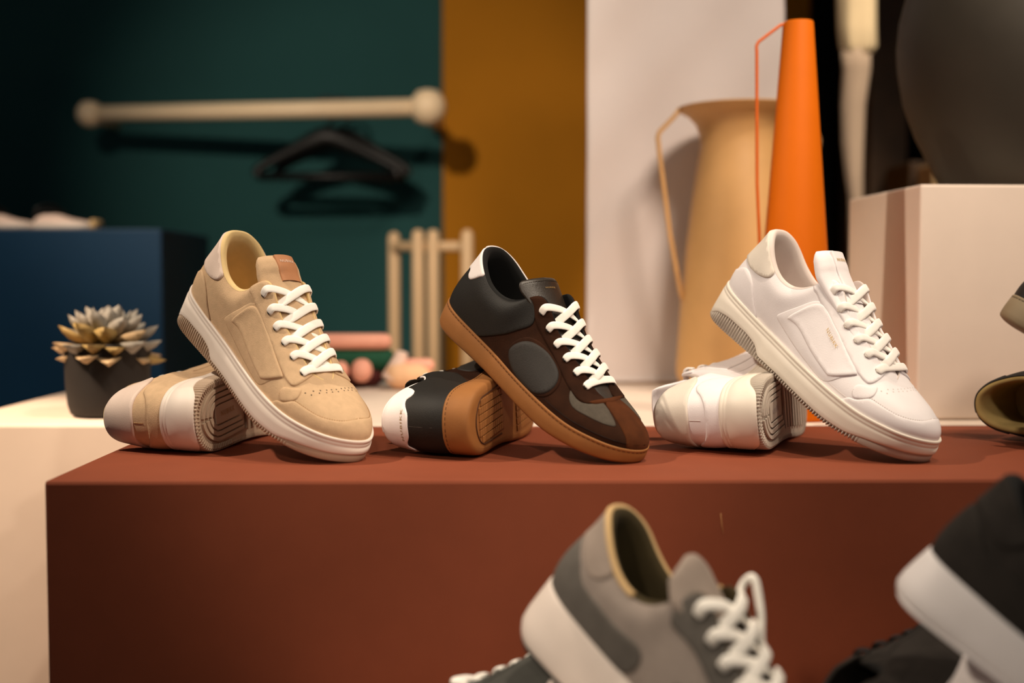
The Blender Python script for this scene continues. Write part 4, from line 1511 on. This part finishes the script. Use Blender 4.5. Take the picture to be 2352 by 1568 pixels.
# large dark round vase on the cube
YD = 1.60
zb_ = zc
cD = at(2362, 110, YD)
k = YD / 2613.0
hh = lambda py: at(2352, py, YD).z - zb_
drk = tag(empty('vase', (cD.x, YD, zb_)), 'large dark olive round vase on the white cube, cut off by the frame', 'vase')
prof = [(0.0001, 0.0), (165 * k, 0.0), (178 * k, 0.004), (205 * k, hh(380)), (240 * k, hh(310)), (268 * k, hh(230)), (282 * k, hh(150)), (285 * k, hh(100)), (280 * k, hh(40)), (262 * k, hh(-40)), (225 * k, hh(-120)), (160 * k, hh(-185)),
        (90 * k, hh(-215)), (62 * k, hh(-240)), (62 * k, hh(-300)), (56 * k, hh(-300)), (56 * k, hh(-240)), (0.0001, hh(-230))]
V, F = lathe(prof, 72)
obj('body', V, F, M['olive_ceramic'], drk)

# ------------------------------------------------------------------ potted succulent
YP = 1.50
base = at(250, 952, YP)
k = YP / 2613.0
pot = tag(empty('succulent_pot', (base.x, YP, ZT - 0.001)), 'matt charcoal pot on the white plinth left of the beige sneakers', 'pot')
hh = lambda py: (952 - py) * k
prof = [(0.0001, 0), (72 * k, 0), (83 * k, hh(944)), (89 * k, hh(925)), (93 * k, hh(880)), (95 * k, hh(800)), (95 * k, hh(786)), (91 * k, hh(784)), (87 * k, hh(790)), (87 * k, hh(810)), (0.0001, hh(808))]
V, F = lathe(prof, 56)
obj('body', V, F, M['charcoal_ceramic'], pot)
V, F = lathe([(0.0001, hh(796)), (40 * k, hh(797)), (86 * k, hh(802))], 32)
obj('soil', V, F, M['soil'], pot)
suc = tag(empty('succulent', (base.x + 0.002, YP - .004, ZT + hh(800))), 'grey-green rosette succulent with pointed leaves in the charcoal pot', 'plant')


def leaf_mesh(L, w, th, curl):
    xs = [0, .2, .45, .7, .88, 1.0]
    ws = [.45, .7, .95, 1, .62, .04]
    V, F = [], []
    for s, q in zip(xs, ws):
        z = curl * L * (s ** 2)
        V += [(s * L, -q * w / 2, z + .12 * w * q), (s * L, 0, z + th * .35 * q), (s * L, q * w / 2, z + .12 * w * q), (s * L, 0, z - th * q)]
    for i in range(len(xs) - 1):
        for a in range(4):
            c = (a + 1) % 4
            F.append((i * 4 + a, i * 4 + c, (i + 1) * 4 + c, (i + 1) * 4 + a))
    F.append((0, 3, 2, 1))
    return V, F


lm = []
for key, c in (('leaf_grey', 0), ('leaf_tan', 0), ('leaf_ochre', 0)):
    V, F = leaf_mesh(1.0, 0.50, 0.15, 0.18)
    me = bpy.data.meshes.new('leaf')
    me.from_pydata(V, [], F)
    me.shade_smooth()
    me.materials.append(M[key])
    lm.append(me)
i = 0
for ring, (n, el, L, h) in enumerate(((5, 68, .030, .024), (7, 50, .042, .018), (9, 32, .054, .012), (10, 14, .060, .006), (11, -4, .064, .002), (9, -24, .060, .0))):
    for q in range(n):
        az = i * 2.39996 + random.uniform(-.1, .1)
        i += 1
        l_ = L * random.uniform(.88, 1.1)
        e = math.radians(el + random.uniform(-8, 8))
        me = lm[0] if ring < 3 else lm[random.choice((0, 1, 1, 2))] if ring < 5 else lm[random.choice((1, 2))]
        o = bpy.data.objects.new('leaf', me)
        COL.objects.link(o)
        o.parent = suc
        o.matrix_local = Matrix.Translation((0.008 * math.cos(az), 0.008 * math.sin(az), h)) @ Matrix.Rotation(az, 4, 'Z') @ Matrix.Rotation(-e, 4, 'Y') @ Matrix.Scale(l_, 4)

# ------------------------------------------------------------------ the sneakers
BEIGE = dict(upper=M['beige_suede'], tab=M['pink_leather'], lining=M['cream_lining'], midsole=M['white_rubber'], outsole=M['taupe_rubber'], stitch=M['beige_stitch'], hole=M['hole_black'],
             patch=M['tan_patch'], patch_text=M['pale_print'], lace=M['white_lace'], eyelet=M['hole_black'], patch_ridge=True, patch_y=5.0, tab_label='pale pink leather heel tab', patch_label='tan leather tongue patch',
             lining_label='cream textile lining', outsole_label='taupe rubber outsole with fine teeth')
WHITE = dict(upper=M['white_leather'], tab=M['bone_leather'], lining=M['white_lining'], midsole=M['ivory_rubber'], outsole=M['stone_rubber'], stitch=M['pale_stitch'], hole=M['pale_stitch'],
             patch=M['white_leather'], patch_text=M['gold_print'], lace=M['cream_lace'], eyelet=M['bone_leather'], patch_y=5.0, patch_s0=.55, tab_label='bone coloured leather heel tab', patch_text_label='small gold lettering',
             outsole_label='stone grey rubber outsole with fine teeth', wrinkle=.4)
RETRO = dict(suede=M['brown_suede'], suede_light=M['brown_suede_light'], leather=M['black_leather'], inset=M['charcoal_leather'], grey=M['grey_mesh'], tab=M['white_tab'], lining=M['black_lining'], insole=M['black_lining'],
             tongue=M['tongue_leather'], gold_dark=M['gold_dark'], seam=M['seam_thread'], lace=M['white_lace'], eyelet=M['hole_black'], gum=M['gum_rubber'], gum_dark=M['gum_stitch'], sole_label='caramel gum rubber sole')

POSE = {
    'beige': ([[0.665, 0.6238, 0.4106], [-0.5372, 0.7815, -0.3172], [-0.5188, -0.0096, 0.8549]], [-0.3514, 1.266, 0.1429]),
    'white': ([[0.5521, 0.7479, 0.3687], [-0.6453, 0.6632, -0.3791], [-0.5281, -0.0286, 0.8487]], [0.2349, 1.2965, 0.1458]),
    'retro': ([[0.6555, 0.6522, 0.3807], [-0.5451, 0.7575, -0.3593], [-0.5227, 0.028, 0.8521]], [-0.0698, 1.2616, 0.139]),
    'beige_l': ([[0.223, 0.056, -0.973], [0.969, 0.1, 0.228], [0.11, -0.993, -0.032]], [-0.3132, 1.1241, 0.0289]),
    'white_l': ([[0.421, 0.1, -0.902], [0.903, 0.045, 0.427], [0.083, -0.994, -0.071]], [0.2446, 1.114, 0.036]),
    'retro_l': ([[0.29, 0.05, -0.955], [0.95, 0.09, 0.29], [0.10, -0.993, -0.03]], [-0.040, 1.09, 0.0625]),
    'grey': ([[0.6615, 0.626, 0.4129], [-0.6037, 0.7712, -0.202], [-0.4449, -0.1157, 0.8881]], [0.0135, 0.8861, -0.0887]),
    'dark': ([[0.6653, 0.5802, 0.4698], [-0.572, 0.8005, -0.1787], [-0.4798, -0.1499, 0.8645]], [0.2809, 0.8206, -0.05]),
    'edge_l': ([[0.40, -0.05, -0.91], [-0.90, 0.05, -0.40], [0.07, 0.997, -0.02]], [0.600, 1.32, 0.05]),
}


def lowest(root):
    bpy.context.view_layer.update()
    z = 9
    for o in root.children_recursive:
        if o.type == 'MESH':
            n = len(o.data.vertices)
            a = np.empty(n * 3)
            o.data.vertices.foreach_get('co', a)
            Mw = np.array(o.matrix_world)
            z = min(z, (a.reshape(-1, 3) @ Mw[2, :3] + Mw[2, 3]).min())
    return z


def settle(root, z):
    """Lower or raise a shoe until it touches the surface at height z."""
    root.location.z += z - lowest(root)


def shoe_root(name, label, key, shift=(0, 0, 0), spin=0.0):
    R, t = POSE[key]
    if key in ('beige', 'white', 'retro'):
        shift = np.array(shift) + (-0.002, -0.008, 0)
    Mx = pose(R, np.array(t) + shift)
    if spin:
        Mx = Matrix.Translation(Mx.translation) @ Matrix.Rotation(spin, 4, 'Z') @ Mx.to_3x3().to_4x4()
    r = empty(name, matrix=Mx)
    return tag(r, label, 'shoe')


r = shoe_root('sneaker', 'beige suede sneaker leaning heel-up with white laces and a tan tongue patch', 'beige')
court_shoe(r, beige, 1, BEIGE, tread=False, tongue_tip=(91, 127))
settle(r, ZT)
r = shoe_root('sneaker', 'beige suede sneaker lying on its side with its taupe sole showing', 'beige_l')
court_shoe(r, beige, -1, BEIGE, tongue_tip=(87, 133))
settle(r, ZT)
r = shoe_root('sneaker', 'dark brown sneaker leaning heel-up with round charcoal inset and gum sole', 'retro')
retro_shoe(r, retro, 1, RETRO, tread=False)
settle(r, ZT)
r = shoe_root('sneaker', 'black-heeled sneaker lying on its side, white heel tab and gum sole showing', 'retro_l')
retro_shoe(r, retro, -1, RETRO)
settle(r, ZT)
r = shoe_root('sneaker', 'white leather sneaker leaning heel-up with a padded side panel', 'white')
court_shoe(r, white, 1, WHITE, tread=False, tongue_tip=(90, 131), side_letters=M['gold_print'], lace_w=9.0, lace_jit=0.9, lace_th=2.6)
settle(r, ZT)
r = shoe_root('sneaker', 'white leather sneaker lying on its side with its bone heel tab towards us', 'white_l')
court_shoe(r, white, -1, WHITE, tongue_tip=(84, 139), lace_w=9.0, lace_jit=0.9, lace_th=2.6)
settle(r, ZT)

# right edge of the brown plinth: a dark pair half outside the frame
DARKPAIR = dict(RETRO, suede=M['dark_suede'], suede_light=M['dark_suede'], inset=M['black_leather'], grey=M['dark_suede'], tab=M['black_leather'], lining=M['black_lining'], insole=M['sand_insole'], gum=M['sand_rubber'],
                gum_dark=M['dark_rubber'], piping=False, sole_label='sand grey rubber sole')
r = shoe_root('sneaker', 'dark sneaker with sand sole leaning heel-up at the right frame edge', 'retro', (0.614, 0.02, 0.0), spin=0.5)
retro_shoe(r, retro, 1, DARKPAIR, tread=False)
settle(r, ZT)
r = shoe_root('sneaker', 'black sneaker lying on its side, its sand coloured insole showing', 'edge_l')
retro_shoe(r, retro, 1, dict(DARKPAIR, lining=M['sand_insole']), tread=False)
settle(r, ZT)

# blurred foreground pairs on the low front plinth
GREY = dict(upper=M['grey_suede'], dark=M['mid_grey_suede'], darkest=M['charcoal_suede'], mid=M['warm_grey'], lining=M['olive_lining'], insole=M['olive_lining'], lace=M['white_lace'], eyelet=M['hole_black'], midsole=M['cream_rubber'],
            outsole=M['dark_rubber'], bow=True, piping=M['tan_trim'], lining_label='olive brown lining', midsole_label='thick cream sole', outsole_label='thin dark rubber outsole')
r = shoe_root('trainer', 'grey suede trainer with thick cream sole, leaning in the blurred foreground', 'grey')
runner_shoe(r, runner, 1, GREY)
settle(r, TF)
r = shoe_root('trainer', 'charcoal grey trainer lying under the leaning grey one at the bottom frame edge', 'white_l', (0.022 - .2446, 0.722 - 1.114, -0.2), spin=0.05)
runner_shoe(r, runner, -1, dict(GREY, upper=M['charcoal_suede'], mid=M['charcoal_suede'], dark=M['charcoal_suede'], piping=None, bow=0.45), blobs=False)
settle(r, TF)
DARK = dict(upper=M['dark_suede'], dark=M['dark_suede'], darkest=M['dark_suede'], mid=M['dark_suede'], lining=M['black_lining'], insole=M['black_lining'], lace=M['black_plastic'], eyelet=M['hole_black'], midsole=M['cool_rubber'],
            outsole=M['cool_rubber'], midsole_label='smooth white rubber sole')
r = shoe_root('trainer', 'black suede trainer with white sole, leaning at the bottom right corner', 'dark')
runner_shoe(r, court, 1, DARK, blobs=False)
settle(r, TF2)
r = shoe_root('trainer', 'black suede trainer lying under the leaning black one at the bottom right', 'white_l', (0.308 - .2446, 0.705 - 1.114, -0.2), spin=-0.05)
runner_shoe(r, court, -1, DARK, blobs=False)
settle(r, TF2)
